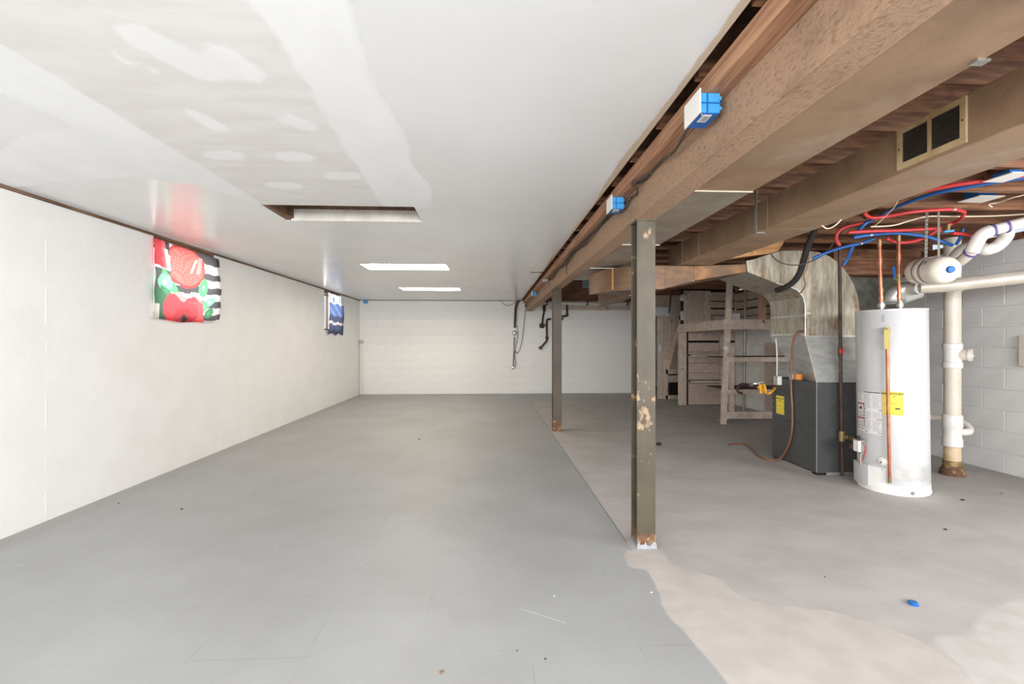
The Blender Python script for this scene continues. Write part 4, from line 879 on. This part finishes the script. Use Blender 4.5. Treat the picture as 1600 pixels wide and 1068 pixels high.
# ------------------------------------------------------------------ PVC drain stack by the right wall
pc = pz(1488, 741, 0); pcx, pcy = pc.x, pc.y; pr_ = .068
T = Thing('drain_stack', 'thick cream drain pipe standing by the right block wall with cleanout', 'drain pipe', (pcx, pcy, 0))
T.part('cast_iron_hub', MB().lathe([(.10, 0), (.10, .012), (.092, .02), (.092, .05), (.078, .06), (.074, .09)], (pcx, pcy, 0), n=28), 'rust')
T.part('clamp_band', MB().lathe([(.071, .088), (.073, .09), (.073, .135), (.070, .138)], (pcx, pcy, 0), n=28), 'brass')
T.part('lower_pipe', MB().lathe([(pr_-.004, .13), (pr_-.004, .36)], (pcx, pcy, 0), n=28), 'pvc_stained')
zz = lambda v: pY(1488, v, pcy).z
T.part('wye_fitting', MB().lathe([(pr_, zz(697)), (pr_+.008, zz(696)), (pr_+.008, zz(685)), (pr_+.001, zz(683)), (pr_+.001, zz(668)), (pr_+.008, zz(666)), (pr_+.008, zz(649)), (pr_, zz(647))], (pcx, pcy, 0), n=28), 'pvc_white')
T.part('main_pipe', MB().lathe([(pr_-.004, zz(648)), (pr_-.004, zz(573))], (pcx, pcy, 0), n=28), 'pvc')
ct = T.part('cleanout_tee', MB().lathe([(pr_, zz(575)), (pr_+.007, zz(574)), (pr_+.007, zz(566)), (pr_, zz(565)), (pr_, zz(546)), (pr_+.007, zz(545)), (pr_+.007, zz(537)), (pr_, zz(536))], (pcx, pcy, 0), n=28), 'pvc_white')
cv = Vector((.55, -.83, 0)).normalized(); cb = Vector((pcx, pcy, zz(554)))
T.part('cleanout_neck', MB().cyl(cb, cb+cv*.115, .05, 20), 'pvc', ct); T.part('cleanout_cap', MB().cyl(cb+cv*.11, cb+cv*.135, .058, 20), 'pvc_white', ct)
T.part('cap_lug', MB().bar(cb+cv*.135+Vector((.015, .01, .008)), cb+cv*.135-Vector((.015, .01, .008))+cv*.008, .016, .016), 'pvc_white', ct, smooth=False)
T.part('upper_pipe', MB().lathe([(pr_-.004, zz(537)), (pr_-.004, zz(452))], (pcx, pcy, 0), n=28), 'pvc')
T.part('upper_coupling', MB().lathe([(pr_+.004, zz(456)), (pr_+.006, zz(454)), (pr_+.006, zz(447)), (pr_, zz(446))], (pcx, pcy, 0), n=28), 'pvc_white')
T.part('top_pipe', MB().lathe([(pr_-.004, zz(447)), (pr_-.004, zz(372))], (pcx, pcy, 0), n=28), 'pvc_white')
T.part('side_branch', MB().tube([(pcx+.05, pcy-.01, zz(674)), (pcx+.13, pcy-.02, zz(674)), (pcx+.19, pcy+.02, zz(671)), (pcx+.22, pcy+.09, zz(665)), (pcx+.22, pcy+.17, zz(662))], .034, 14), 'pvc_white')
T.part('side_pipe', MB().cyl((pcx-.35, pcy+.22, zz(653)), (pcx+.22, pcy+.20, zz(660)), .028, 12), 'pvc')
# trap of white pipes coming from the right edge
D_ = 3.55
T = Thing('drain_trap', 'white looping drain pipe with purple rings at the upper right', 'drain pipe', px(1530, 380, D_))
def pl(L): return [px(u, v, d) for u, v, d in L]
run = pl([(1700, 322, 3.35), (1610, 345, 3.5), (1580, 352, 3.55), (1545, 361, 3.6)]); bend = pl([(1548, 360, 3.6), (1535, 366, 3.62), (1526, 378, 3.65), (1518, 394, 3.68)])
low = pl([(1520, 391, 3.68), (1508, 402, 3.75), (1493, 414, 3.85)]); loop = pl([(1572, 354, 3.62), (1572, 368, 3.68), (1558, 384, 3.74), (1540, 390, 3.78), (1526, 384, 3.85), (1505, 389, 3.95), (1492, 402, 4.05)])
T.part('straight_run', MB().tube(run, .041, 16, smooth=False), 'pvc_white'); T.part('bend', MB().tube(bend, .048, 16), 'pvc_white')
T.part('lower_run', MB().tube(low, .040, 16), 'pvc'); T.part('trap_loop', MB().tube(loop, .047, 16), 'pvc_white')
T.part('tee_socket', MB().tube(pl([(1490, 410, 3.9), (1489, 424, 3.9)]), .05, 16, smooth=False), 'pvc_white')
for (p_, q_) in ((run[3], run[2]), (run[2], run[3]), (low[0], low[1]), (low[2], low[1])):
    d_ = (q_-p_).normalized(); c = p_+d_*.02; T.part('primer_ring', MB().cyl(c, c+d_*.012, .0495, 18), 'purple')
single('wall_box', MB().box(XR-.05, XR-.009, *sorted((pX(1594, 540, XR-.03).y, pX(1625, 540, XR-.03).y)), pX(1597, 572, XR).z, pX(1597, 524, XR).z), 'pvc', 'beige box on the right block wall at the picture edge', 'wall box', (XR-.03, 3.5, 1.1), bevel=.006, smooth=False)

# ------------------------------------------------------------------ PEX tubes and wires near the joists
def tubeobj(name, L, r, m, label, cat, clips=0):
    P = pl(L); T = Thing(name, label, cat, P[len(P)//2]); T.part('tube', MB().tube(P, r, 10), m)
    for k in range(clips):
        p = P[1+k*2]; T.part('crimp_ring', MB().cyl(p-Vector((.01, 0, 0)), p+Vector((.01, 0, 0)), r+.002, 10), 'chrome')
    return T
tubeobj('water_tube', [(u, v, min(3.72, 712/(534-v))) for u, v in ((1700, 264), (1600, 277), (1567, 282), (1504, 293), (1450, 305), (1394, 326), (1371, 339), (1351, 350), (1337, 366))], .0135, 'pex_blue', 'long blue water tube sweeping down from the right edge', 'tube')
tubeobj('water_tube', [(u, v, 718/(534-v)) for u, v in ((1700, 258), (1567, 278.5), (1504, 287), (1440, 298), (1405, 306))], .0135, 'pex_red', 'upper red water tube running beside the long blue tube to the right edge', 'tube')
tubeobj('water_tube', [(1507, 331, 3.48), (1490, 327, 3.44), (1460, 328, 3.45), (1425, 331, 3.48), (1385, 338, 3.56), (1362, 340, 3.58), (1351, 333, 3.52), (1356, 327, 3.46)], .013, 'pex_red', 'red water tube loop ending in a fitting under the middle joist', 'tube', 1)
tubeobj('water_tube', [(1507, 332, 3.49), (1502, 341, 3.56), (1490, 348, 3.65), (1482, 351, 3.66)], .013, 'pex_red', 'short curved red tube dropping to the small turquoise valve', 'tube')
tubeobj('water_tube', [(1470, 362, 3.68), (1465, 357, 3.68), (1440, 358, 3.68), (1400, 360, 3.7), (1360, 361, 3.7), (1325, 363, 3.72)], .013, 'pex_red', 'straight red tube above the copper risers', 'tube', 1)
tubeobj('water_tube', [(1365, 344, 3.7), (1340, 350, 3.75), (1318, 356, 3.8), (1308, 365, 3.82), (1307, 375, 3.85), (1312, 383, 3.87)], .013, 'pex_red', 'red tube bending down behind the gas pipe', 'tube')
tubeobj('water_tube', [(1385, 372, 3.85), (1400, 378, 3.85), (1420, 378, 3.85), (1445, 371, 3.85), (1470, 355, 3.82)], .013, 'pex_red', 'sagging red tube behind the copper risers', 'tube')
tubeobj('water_tube', [(1488, 364, 3.7), (1510, 366, 3.72), (1528, 369, 3.75)], .013, 'pex_red', 'short red tube reaching the white drain trap', 'tube')
tubeobj('water_tube', [(1333, 371, 3.76), (1360, 367, 3.76), (1400, 364, 3.78), (1445, 369, 3.8), (1468, 376, 3.8), (1488, 383, 3.8)], .0135, 'pex_blue', 'blue tube crossing behind both copper risers', 'tube', 1)
tubeobj('water_tube', [(1366, 373, 3.85), (1345, 380, 3.88), (1318, 386, 3.92), (1290, 395, 3.98), (1270, 404, 4.02)], .0135, 'pex_blue', 'blue tube falling left towards the silver elbow', 'tube', 1)
tubeobj('water_tube', [(1334, 381, 3.895), (1328, 395, 3.94), (1324, 404, 3.98), (1318, 414, 4.0)], .0135, 'pex_blue', 'short blue tube pointing down beside the elbow', 'tube')
tubeobj('water_tube', [(1505, 357, 3.75), (1501, 370, 3.76), (1494, 382, 3.77)], .012, 'pex_blue', 'short blue tube slanting behind the hanger strap', 'tube')
tv_ = px(1481, 360, 3.62)
T = Thing('shutoff_valve', 'small brass shutoff valve with turquoise handle among red tubes', 'valve', tv_)
T.part('body', MB().cyl(tv_+Vector((0, 0, -.005)), tv_+Vector((.005, 0, .05)), .014, 10), 'brass'); T.part('handle', MB().bar(tv_+Vector((-.035, 0, -.012)), tv_+Vector((.035, -.01, -.004)), .02, .014), 'blue_plastic', smooth=False)
tubeobj('cream_wire', [(1620, 333, 3.5), (1560, 337, 3.6), (1500, 338, 3.6), (1450, 338, 3.6), (1420, 345, 3.6), (1395, 352, 3.62), (1360, 354, 3.65)], .006, 'white_wire', 'cream cable running along the joist bottoms', 'wire')
tubeobj('cream_wire', [(1406, 306, 3.1), (1398, 322, 3.3), (1385, 336, 3.45), (1370, 350, 3.55), (1362, 353, 3.6)], .004, 'white_wire', 'thin white wire hanging from the trunk duct edge', 'wire')
tubeobj('cream_wire', [(1620, 300, 3.06), (1585, 308, 3.15), (1560, 316, 3.26), (1545, 319, 3.3), (1550, 323, 3.35)], .005, 'white_wire', 'yellowish cable leading to the white cover between the joists', 'wire')
tubeobj('cream_wire', [(1317, 340, 2.77), (1305, 352, 2.8), (1293, 357, 2.83), (1284, 352, 2.83)], .004, 'white_wire', 'short cream wire curl under the trunk duct edge', 'wire')
for (u0, v0, u1, v1, D, lab) in ((1522, 303, 1570, 314, 3.35, 'white cover plate with blue box between the middle joists'), (1570, 266, 1612, 281, 2.70, 'white cover plate at the right picture edge by the tubes')):
    a, b = px(u0, v1, D), px(u1, v0, D)
    T = Thing('ceiling_box', lab, 'electrical box', (a.x, a.y, 2.29), 'white covers among the joists')
    xa, xb = min(a.x, b.x), max(a.x, b.x); y0 = a.y-.04; z_ = (a.z+b.z)/2
    T.part('cover_plate', MB().box(xa, xb-.03, y0, y0+.16, z_, z_+.006), 'white_plastic', smooth=False); T.part('box_body', MB().box(xa+.02, xb-.06, y0+.03, y0+.13, z_+.006, z_+(.06 if D > 3 else .03)), 'blue_dark', smooth=False)

# ------------------------------------------------------------------ shelving and stair partition at the back right
SX0, SY0, SY1 = 3.70, 6.83, 8.98
T = Thing('storage_shelf', 'grey beige wooden shelving frame with leaning front post', 'shelf', (4.3, 7.9, 0))
def pf(u, v): return pz(u, v, 0)
fp = pf(1130, 662)
tp = pY(1140.5, 440, fp.y)
T.part('post', MB().bar((fp.x, fp.y, 0), (tp.x, tp.y, 2.28), .085, .04, (0, 1, 0)), 'shelf', smooth=False, label='leaning front post')
rp = pf(1066, 632); T.part('post', MB().bar((rp.x, rp.y, 0), (rp.x, rp.y, 1.60), .14, .09, (0, 1, 0)), 'shelf', smooth=False)
p2x = pY(1144, 600, fp.y).x
T.part('post', MB().box(p2x-.02, p2x+.05, fp.y+.03, fp.y+.07, .08, 1.2), 'shelf', smooth=False)
zb0, zb1 = 1.465, 1.622
T.part('top_beam', MB().hexa([(rp.x-.10, rp.y-.04, zb0), (fp.x+.02, fp.y+.02, zb0), (fp.x+.07, fp.y+.02, zb0), (rp.x-.04, rp.y-.04, zb0)], [(rp.x-.10, rp.y-.04, zb1), (fp.x+.02, fp.y+.02, zb1), (fp.x+.07, fp.y+.02, zb1), (rp.x-.04, rp.y-.04, zb1)]), 'shelf', smooth=False)
T.part('top_beam', MB().box(fp.x+.0, XR-.012, fp.y-.010, fp.y+.03, zb0, zb1), 'shelf', smooth=False)
rails = [(.565, 642.5, 653.5), (0, 608, 615), (0, 557.5, 565)]
for k, (z_, v0, v1) in enumerate(rails):
    za, zb = pY(1170, v1, fp.y).z, pY(1170, v0, fp.y).z
    T.part('rail', MB().box(fp.x+.04, XR-.012, fp.y-.015, fp.y+.025, za, zb), 'shelf', smooth=False)
    if k:
        for j in range(2): T.part('shelf_board', MB().box(fp.x+.06, XR-.012, fp.y+.03+j*.32, fp.y+.34+j*.32, zb-.02, zb), 'shelf_top', smooth=False)
pp = pY(1192, 480, fp.y); T.part('post', MB().box(pp.x-.05, pp.x+.05, fp.y, fp.y+.05, zb1, 2.28), 'shelf_raw', smooth=False, label='bare pinkish post above the beam')
for (v, hgt) in ((553, .03), (593, .03)):
    z = pY(1100, v, SY1).z
    T.part('shelf_board', MB().box(rp.x+.06, 4.75, SY1-.22, SY1-.03, z-hgt, z), 'shelf_top', smooth=False); T.part('shelf_edge', MB().box(rp.x+.05, 4.75, SY1-.235, SY1-.221, z-hgt-.01, z), 'shelf', smooth=False)
kp = pX(1132, 543, fp.x-.06); T.part('spool_knob', MB().lathe([(.03, 0), (.034, .01), (.034, .03), (.02, .035), (.02, .06), (0, .061)], (pY(1133, 543, fp.y-.02).x, fp.y-.02, pY(1133, 543, fp.y).z), (0, -1, 0), n=16), 'white_plastic')
# back panel and upper wall of horizontal boards
st = struct('wall_stair', MB().box(3.86, XR, SY1+.012, SY1+.05, 0, 2.52), 'dark', (4.4, SY1, 0), smooth=False)
sloc = (4.4, SY1, 0)
z = .01
for h in (.43, .21, .20, .22, .19):
    link_mesh('plank', MB().box(4.0, XR-.012, SY1-.012+random.uniform(-.004, .004), SY1+.012, z, z+h-.006), 'board', sloc, st, smooth=False, bevel=.002); z += h
for (za, zb) in ((1.30, 1.46), (1.466, 1.62), (1.66, 1.80), (1.815, 1.93), (1.96, 2.08), (2.10, 2.27)):
    link_mesh('plank', MB().box(4.42 if za > 1.5 else 4.0, XR-.012, SY1-.008+random.uniform(-.004, .004), SY1+.012, za, zb), 'board', sloc, st, smooth=False, bevel=.002)
link_mesh('panel', MB().box(3.90, 4.30, SY1-.02, SY1+.012, 1.56, 2.30), 'board', sloc, st, smooth=False)
for (xa, xb, za, zb) in ((3.90, 3.93, 1.56, 2.3), (4.0, 4.02, 1.56, 2.3), (4.0, 4.28, 1.70, 1.72)): link_mesh('panel_trim', MB().box(xa, xb, SY1-.03, SY1-.02, za, zb), 'shelf', sloc, st, smooth=False)
link_mesh('stud', MB().box(4.30, 4.42, SY1-.07, SY1-.02, 1.56, 2.29), 'shelf', sloc, st, smooth=False)
link_mesh('stud', MB().box(4.62, 4.73, SY1-.07, SY1-.02, .02, 1.40), 'board', sloc, st, smooth=False)
# boards lining the block wall above the shelf
for (za, zb) in ((1.62, 1.76), (1.775, 1.90), (1.93, 2.06), (2.08, 2.23)):
    link_mesh('plank', MB().box(XR-.030, XR-.0125, 6.95, SY1-.07, za, zb), 'board', (0,0,0), wr, smooth=False)
link_mesh('gap_shade_sheet', MB().box(XR-.0124, XR-.0108, 6.95, SY1-.07, 1.6, 2.232), 'dark', (0,0,0), wr, smooth=False)  # dark sheet added so the gaps between the boards look shaded
sbx = pX(1180, 630, XR-.012); link_mesh('pilaster_board', MB().box(XR-.035, XR-.0125, 7.62, 7.95, .05, 1.25), 'board', (0,0,0), wr, smooth=False)
# stair side left of the shelf
dp0, dp1 = pf(1027, 622), pf(1051, 623); SYD = 10.05
st2 = struct('stair_side', MB().box(pY(1046, 500, SYD).x, 4.35, SYD+.012, SYD+.03, 0, 2.5), 'dark', (4.0, SYD, 0), smooth=False); l2 = (4.0, SYD, 0)
us = [1027, 1035, 1037.5, 1043.5, 1049, 1055, 1061]
for i in range(len(us)-1):
    xa, xb = pY(us[i], 550, SYD).x, pY(us[i+1], 550, SYD).x
    link_mesh('plank', MB().box(xa+.003, xb-.003, SYD-.03 if i == 0 else SYD-.01, SYD+.011, 0.0 if i < 1 else .62, 1.86), 'board' if i else 'shelf', l2, st2, smooth=False)
xa = pY(1041, 600, SYD-.2).x
link_mesh('stringer', MB().bar(pY(1042, 577, SYD-.12), pY(1064, 500, SYD-.12), .05, .13, (0, 1, 0)), 'shelf', l2, st2, smooth=False)
for (u0, u1, v0, v1) in ((1040, 1060, 576, 584), (1040, 1060, 617, 624)):
    p, q = pY(u0, v1, SYD-.1), pY(u1, v0, SYD-.1); link_mesh('rail', MB().box(p.x, q.x, SYD-.12, SYD-.07, p.z, q.z), 'shelf', l2, st2, smooth=False)
p, q = pY(1037, 622, SYD-.1), pY(1043, 560, SYD-.1); link_mesh('stud', MB().box(p.x, q.x, SYD-.12, SYD-.07, 0, q.z), 'shelf', l2, st2, smooth=False)
for v0, v1 in ((548, 560), (562, 575), (586, 597)):
    p, q = pY(1044, v1, SYD-.03), pY(1061, v0, SYD-.03); link_mesh('riser_board', MB().box(p.x, q.x, SYD-.04, SYD-.012, p.z, q.z), 'board', l2, st2, smooth=False)
p, q = pY(1021, 493, 10.0), pY(1052, 461, 10.0)
single('utility_panel_board', MB().box(p.x-.15, q.x+.3, 9.96, 9.99, p.z, q.z+.05), 'board', 'grey beige backboard behind the electrical panel', 'board', (p.x, 9.97, p.z), smooth=False)
p, q = pY(1022, 493.5, 9.9), pY(1045, 479.5, 9.9)
T = Thing('breaker_panel', 'pale electrical panel on the backboard right of the green column', 'electrical panel', (p.x, 9.9, p.z))
T.part('cover', MB().box(p.x-.05, q.x, 9.88, 9.955, p.z, q.z), 'paper', bevel=.004, smooth=False); T.part('door_seam', MB().box(p.x, q.x-.04, 9.876, 9.88, p.z+.02, p.z+.03), 'inkgrey', smooth=False); T.part('side_plate', MB().box(q.x, q.x+.05, 9.89, 9.955, p.z+.01, q.z), 'meter', smooth=False)
ms = px(1070, 465, 8.9)
T = Thing('wall_lamp', 'grey glass jar lamp fixture mounted above the small white box', 'lamp', ms)
T.part('globe', MB().lathe([(.03, -.02), (.06, 0), (.075, .04), (.07, .10), (.045, .13), (0, .14)], ms+Vector((-.05, -.0, 0)), (0, -1, .0), n=20), 'meter'); T.part('body', MB().box(ms.x-.02, ms.x+.09, ms.y-.10, ms.y, ms.z-.12, ms.z+.10), 'meter', bevel=.02, smooth=False)
T.part('conduit', MB().tube([ms+Vector((-.05, 0, .06)), ms+Vector((-.15, 0, .12)), ms+Vector((-.26, .03, .05)), ms+Vector((-.28, .03, -.15)), ms+Vector((-.30, .05, -.3))], .018, 8), 'cable')
p = px(1066.5, 493, 8.9)
single('outlet_box', MB().box(p.x-.05, p.x+.05, p.y-.04, p.y, p.z-.09, p.z+.09), 'meter', 'small pale outlet box under the lamp fixture by the shelf', 'outlet', p, bevel=.008, smooth=False)
p = pY(1030.5, 543, SYD-.04); single('door_latch', MB().lathe([(.03, 0), (.035, .02), (.022, .03), (.03, .06), (0, .07)], (p.x, p.y+.008, p.z), (0, -1, 0), n=14).box(p.x-.02, p.x+.02, p.y-.008, p.y+.006, p.z-.08, p.z+.08), 'white_plastic', 'small white latch knob on the plank door', 'latch', p)
p = pY(1149, 492, fp.y+.3); single('white_carton', MB().box(p.x-.04, p.x+.06, p.y-.03, p.y+.05, zb1+.001, zb1+.11), 'paper', 'small white carton resting on the shelf top beam', 'box', (p.x, p.y, zb1), bevel=.004, smooth=False)
# the galvanized pole behind the front post
pa, pb_ = pY(1162, 639, 7.62), pY(1165, 445, 7.62)
T = Thing('water_service_pipe', 'thin vertical grey pipe rising through the shelf frame', 'pipe', (pa.x, 7.62, 0))
T.part('pipe', MB().tube([(pa.x, 7.62, 0), (pb_.x, 7.62, 2.29)], .024, 10, smooth=False), 'strap'); T.part('coupling', MB().cyl((pa.x, 7.62, .40), (pa.x, 7.62, .50), .034, 10), 'iron')

# ------------------------------------------------------------------ conduits and pipes on the back wall
YW = YB-.05
def wp(u, v, off=.05): return pY(u, v, YB-off)
T = Thing('conduit_drop', 'electrical conduit drop with round box hanging on the back wall', 'conduit', wp(802, 573))
T.part('cable', MB().tube([wp(814, 466), wp(808, 471), wp(805.5, 480), wp(804.5, 495), wp(804, 512)], .022, 8), 'steel_dark')
T.part('cable', MB().tube([wp(817, 466, .07), wp(811, 471, .07), wp(807, 482, .07), wp(806, 500, .07), wp(804.5, 512, .07)], .014, 8), 'cable')
T.part('round_box', MB().lathe([(.05, 0), (.06, .02), (.06, .05), (.045, .08), (0, .09)], wp(804, 520, .02), (0, -1, 0), n=16), 'chrome')
T.part('rod', MB().tube([wp(803.5, 526), wp(802, 572)], .017, 8, smooth=False), 'strap'); T.part('rod_end', MB().lathe([(.03, 0), (.04, .02), (.03, .04), (0, .045)], wp(801.5, 574, .03), (0, -1, 0), n=12), 'chrome')
T.part('collar', MB().cyl(wp(803, 545), wp(802.8, 548), .028, 10), 'chrome')
T.part('loose_wire', MB().tube([wp(805, 506), wp(809, 515), wp(808.5, 530), wp(805, 545), wp(804, 555), wp(806, 565), wp(805, 572), wp(802, 574)], .006, 6), 'cable')
T = Thing('hanging_wire', 'long thin wire looping from the beam end to the conduit drop', 'wire', wp(815, 540))
T.part('wire', MB().tube([wp(822, 466), wp(821, 485), wp(819, 505), wp(816, 530), wp(812, 546), wp(808, 552), wp(805, 548)], .007, 6), 'cable'); T.part('plug', MB().cyl(wp(821.5, 475), wp(821.4, 479), .02, 8), 'ink')
single('hanging_wire', MB().tube([wp(781, 467), wp(786, 474), wp(793, 477), wp(801, 475), wp(806, 470)], .006, 6), 'cable', 'thin wire sagging under the ceiling left of the conduit drop', 'wire', wp(793, 477))
T = Thing('gas_line', 'dark iron pipe with valve and angled stub beside the far column', 'pipe', wp(855, 530))
T.part('upper_pipe', MB().tube([wp(850.5, 470), wp(850.5, 484), wp(848.5, 494), wp(847.5, 504)], .024, 8), 'iron')
T.part('coupling', MB().cyl(wp(850.5, 477), wp(850.3, 486), .04, 8), 'iron')
T.part('valve_body', MB().lathe([(.06, 0), (.07, .02), (.07, .07), (.04, .09), (0, .09)], wp(846.5, 508.5, .02), (0, -1, 0), n=10), 'iron')
T.part('valve_nut', MB().cyl(wp(849.5, 508, .08), wp(853, 508, .08), .035, 8), 'brass')
T.part('lower_pipe', MB().tube([wp(861, 498), wp(856, 499), wp(854.5, 503), wp(854.5, 520), wp(854.5, 531), wp(851, 536), wp(845, 543)], .026, 8), 'iron')
T.part('elbow', MB().cyl(wp(854.5, 525), wp(854.5, 530), .04, 8), 'iron'); T.part('end_cap', MB().cyl(wp(846, 541.5), wp(843, 545), .042, 10), 'steel_dark')
T = Thing('gas_line', 'dark iron pipe stepping down the wall right of the far column', 'pipe', wp(884, 485))
T.part('pipe', MB().tube([wp(886, 476, .076), wp(886, 491, .076), wp(884, 493.5, .076), wp(879, 494, .076), wp(877.5, 498, .076), wp(868, 499, .076)], .026, 8, sub=3), 'iron'); T.part('elbow', MB().cyl(wp(886, 489, .076), wp(886, 494, .076), .036, 8), 'iron'); T.part('elbow', MB().cyl(wp(877.5, 494, .076), wp(877.5, 500, .076), .036, 8), 'iron')

# white poles in the corner
for k, (u0, v0, u1, v1, lab) in enumerate(((561.5, 533, 564.5, 615.5, 'left white pole leaning in the far corner'), (565, 532, 568, 615.5, 'right white pole leaning in the far corner'))):
    a = pY(u0, v0, YB-.07); b = pY(u1, v1, YB-.16); b.z = 0; b.x = max(b.x, XL+.06+.04*k); a.x = max(a.x, XL+.03+.04*k)
    T = Thing('corner_pole', lab, 'pole', b, 'white poles in the corner')
    T.part('pole', MB().tube([b+Vector((0, 0, .01)), a], .016, 10, smooth=False), 'white_plastic'); T.part('foot', MB().lathe([(.026, 0), (.028, .02), (.018, .03), (0, .03)], b, n=12), 'meter')
    if k == 0: T.part('bracket', MB().box(a.x-.02, a.x+.07, a.y-.03, a.y+.03, a.z-.05, a.z+.03), 'chrome', bevel=.004, smooth=False)

# ------------------------------------------------------------------ small things on the floor
p = pz(1427, 944, 0)
T = Thing('bottle_cap', 'blue plastic bottle cap lying on the bare floor', 'cap', p)
T.part('cap', MB().lathe([(.019, 0), (.0195, .003), (.0195, .012), (.017, .015), (0, .0155)], p, n=28), 'blue_dark'); 
rg = MB()
for k in range(20): a = k*math.pi/10; rg.box(p.x+.0195*math.cos(a)-.001, p.x+.0195*math.cos(a)+.001, p.y+.0195*math.sin(a)-.001, p.y+.0195*math.sin(a)+.001, .001, .012)
T.part('grip_ridge', rg, 'blue_dark', smooth=False)['kind'] = 'stuff'
def crumb(u, v, r, m, label, cat='debris', group=None, flat=.6):
    p = pz(u, v, 0); b = MB(); n = 7; vs = []; rings = ((.9, 0), (1, .35), (.6, .8), (.15, 1))
    for rr, hh in rings: vs += [(p.x+r*rr*random.uniform(.7, 1.2)*math.cos(2*math.pi*k/n), p.y+r*rr*random.uniform(.7, 1.2)*math.sin(2*math.pi*k/n), r*flat*hh) for k in range(n)]
    fs = [(i*n+k, i*n+(k+1) % n, (i+1)*n+(k+1) % n, (i+1)*n+k) for i in range(3) for k in range(n)]+[tuple(range(n))[::-1], tuple(range(3*n, 4*n))]
    single('debris_bit', b.add(vs, fs), m, label, cat, p, group, smooth=False)
crumb(1029, 695, .035, 'dirt', 'black crumpled clump on the floor right of the green column', flat=1.1)
crumb(690, 1050, .010, 'brownbit', 'small brown pebble on the grey floor at the bottom edge')
crumb(1504, 781, .016, 'dirt', 'dark clod on the floor right of the water heater')
crumb(1565, 771, .014, 'brownbit', 'brownish chip on the floor near the right wall')
crumb(1477, 827, .012, 'dirt', 'dark chip on the bare floor below the water heater')
crumb(852, 1029, .005, 'dirt', 'tiny dark speck on the grey floor near the bottom edge')
crumb(808, 1016, .004, 'dirt', 'tiny dark speck left of the other one near the bottom')
crumb(1289, 901, .005, 'dirt', 'dark speck on the bare floor left of the blue cap')
crumb(1122, 976-320, .02, 'paper', 'crumpled scrap beside the foot of the leaning post')
crumb(185, 786, .008, 'dirt', 'dark crumb on the grey floor by the left wall')
crumb(284, 795, .010, 'dirt', 'grit pair on the grey floor near the left wall')
crumb(655, 686, .014, 'dirt', 'dark scuffed crumb on the grey floor midway to the back wall')
crumb(1018, 925, .006, 'paper', 'white fleck on the grey floor in front of the green column')
crumb(866, 931, .005, 'paper', 'white fleck on the grey floor left of the scratch')
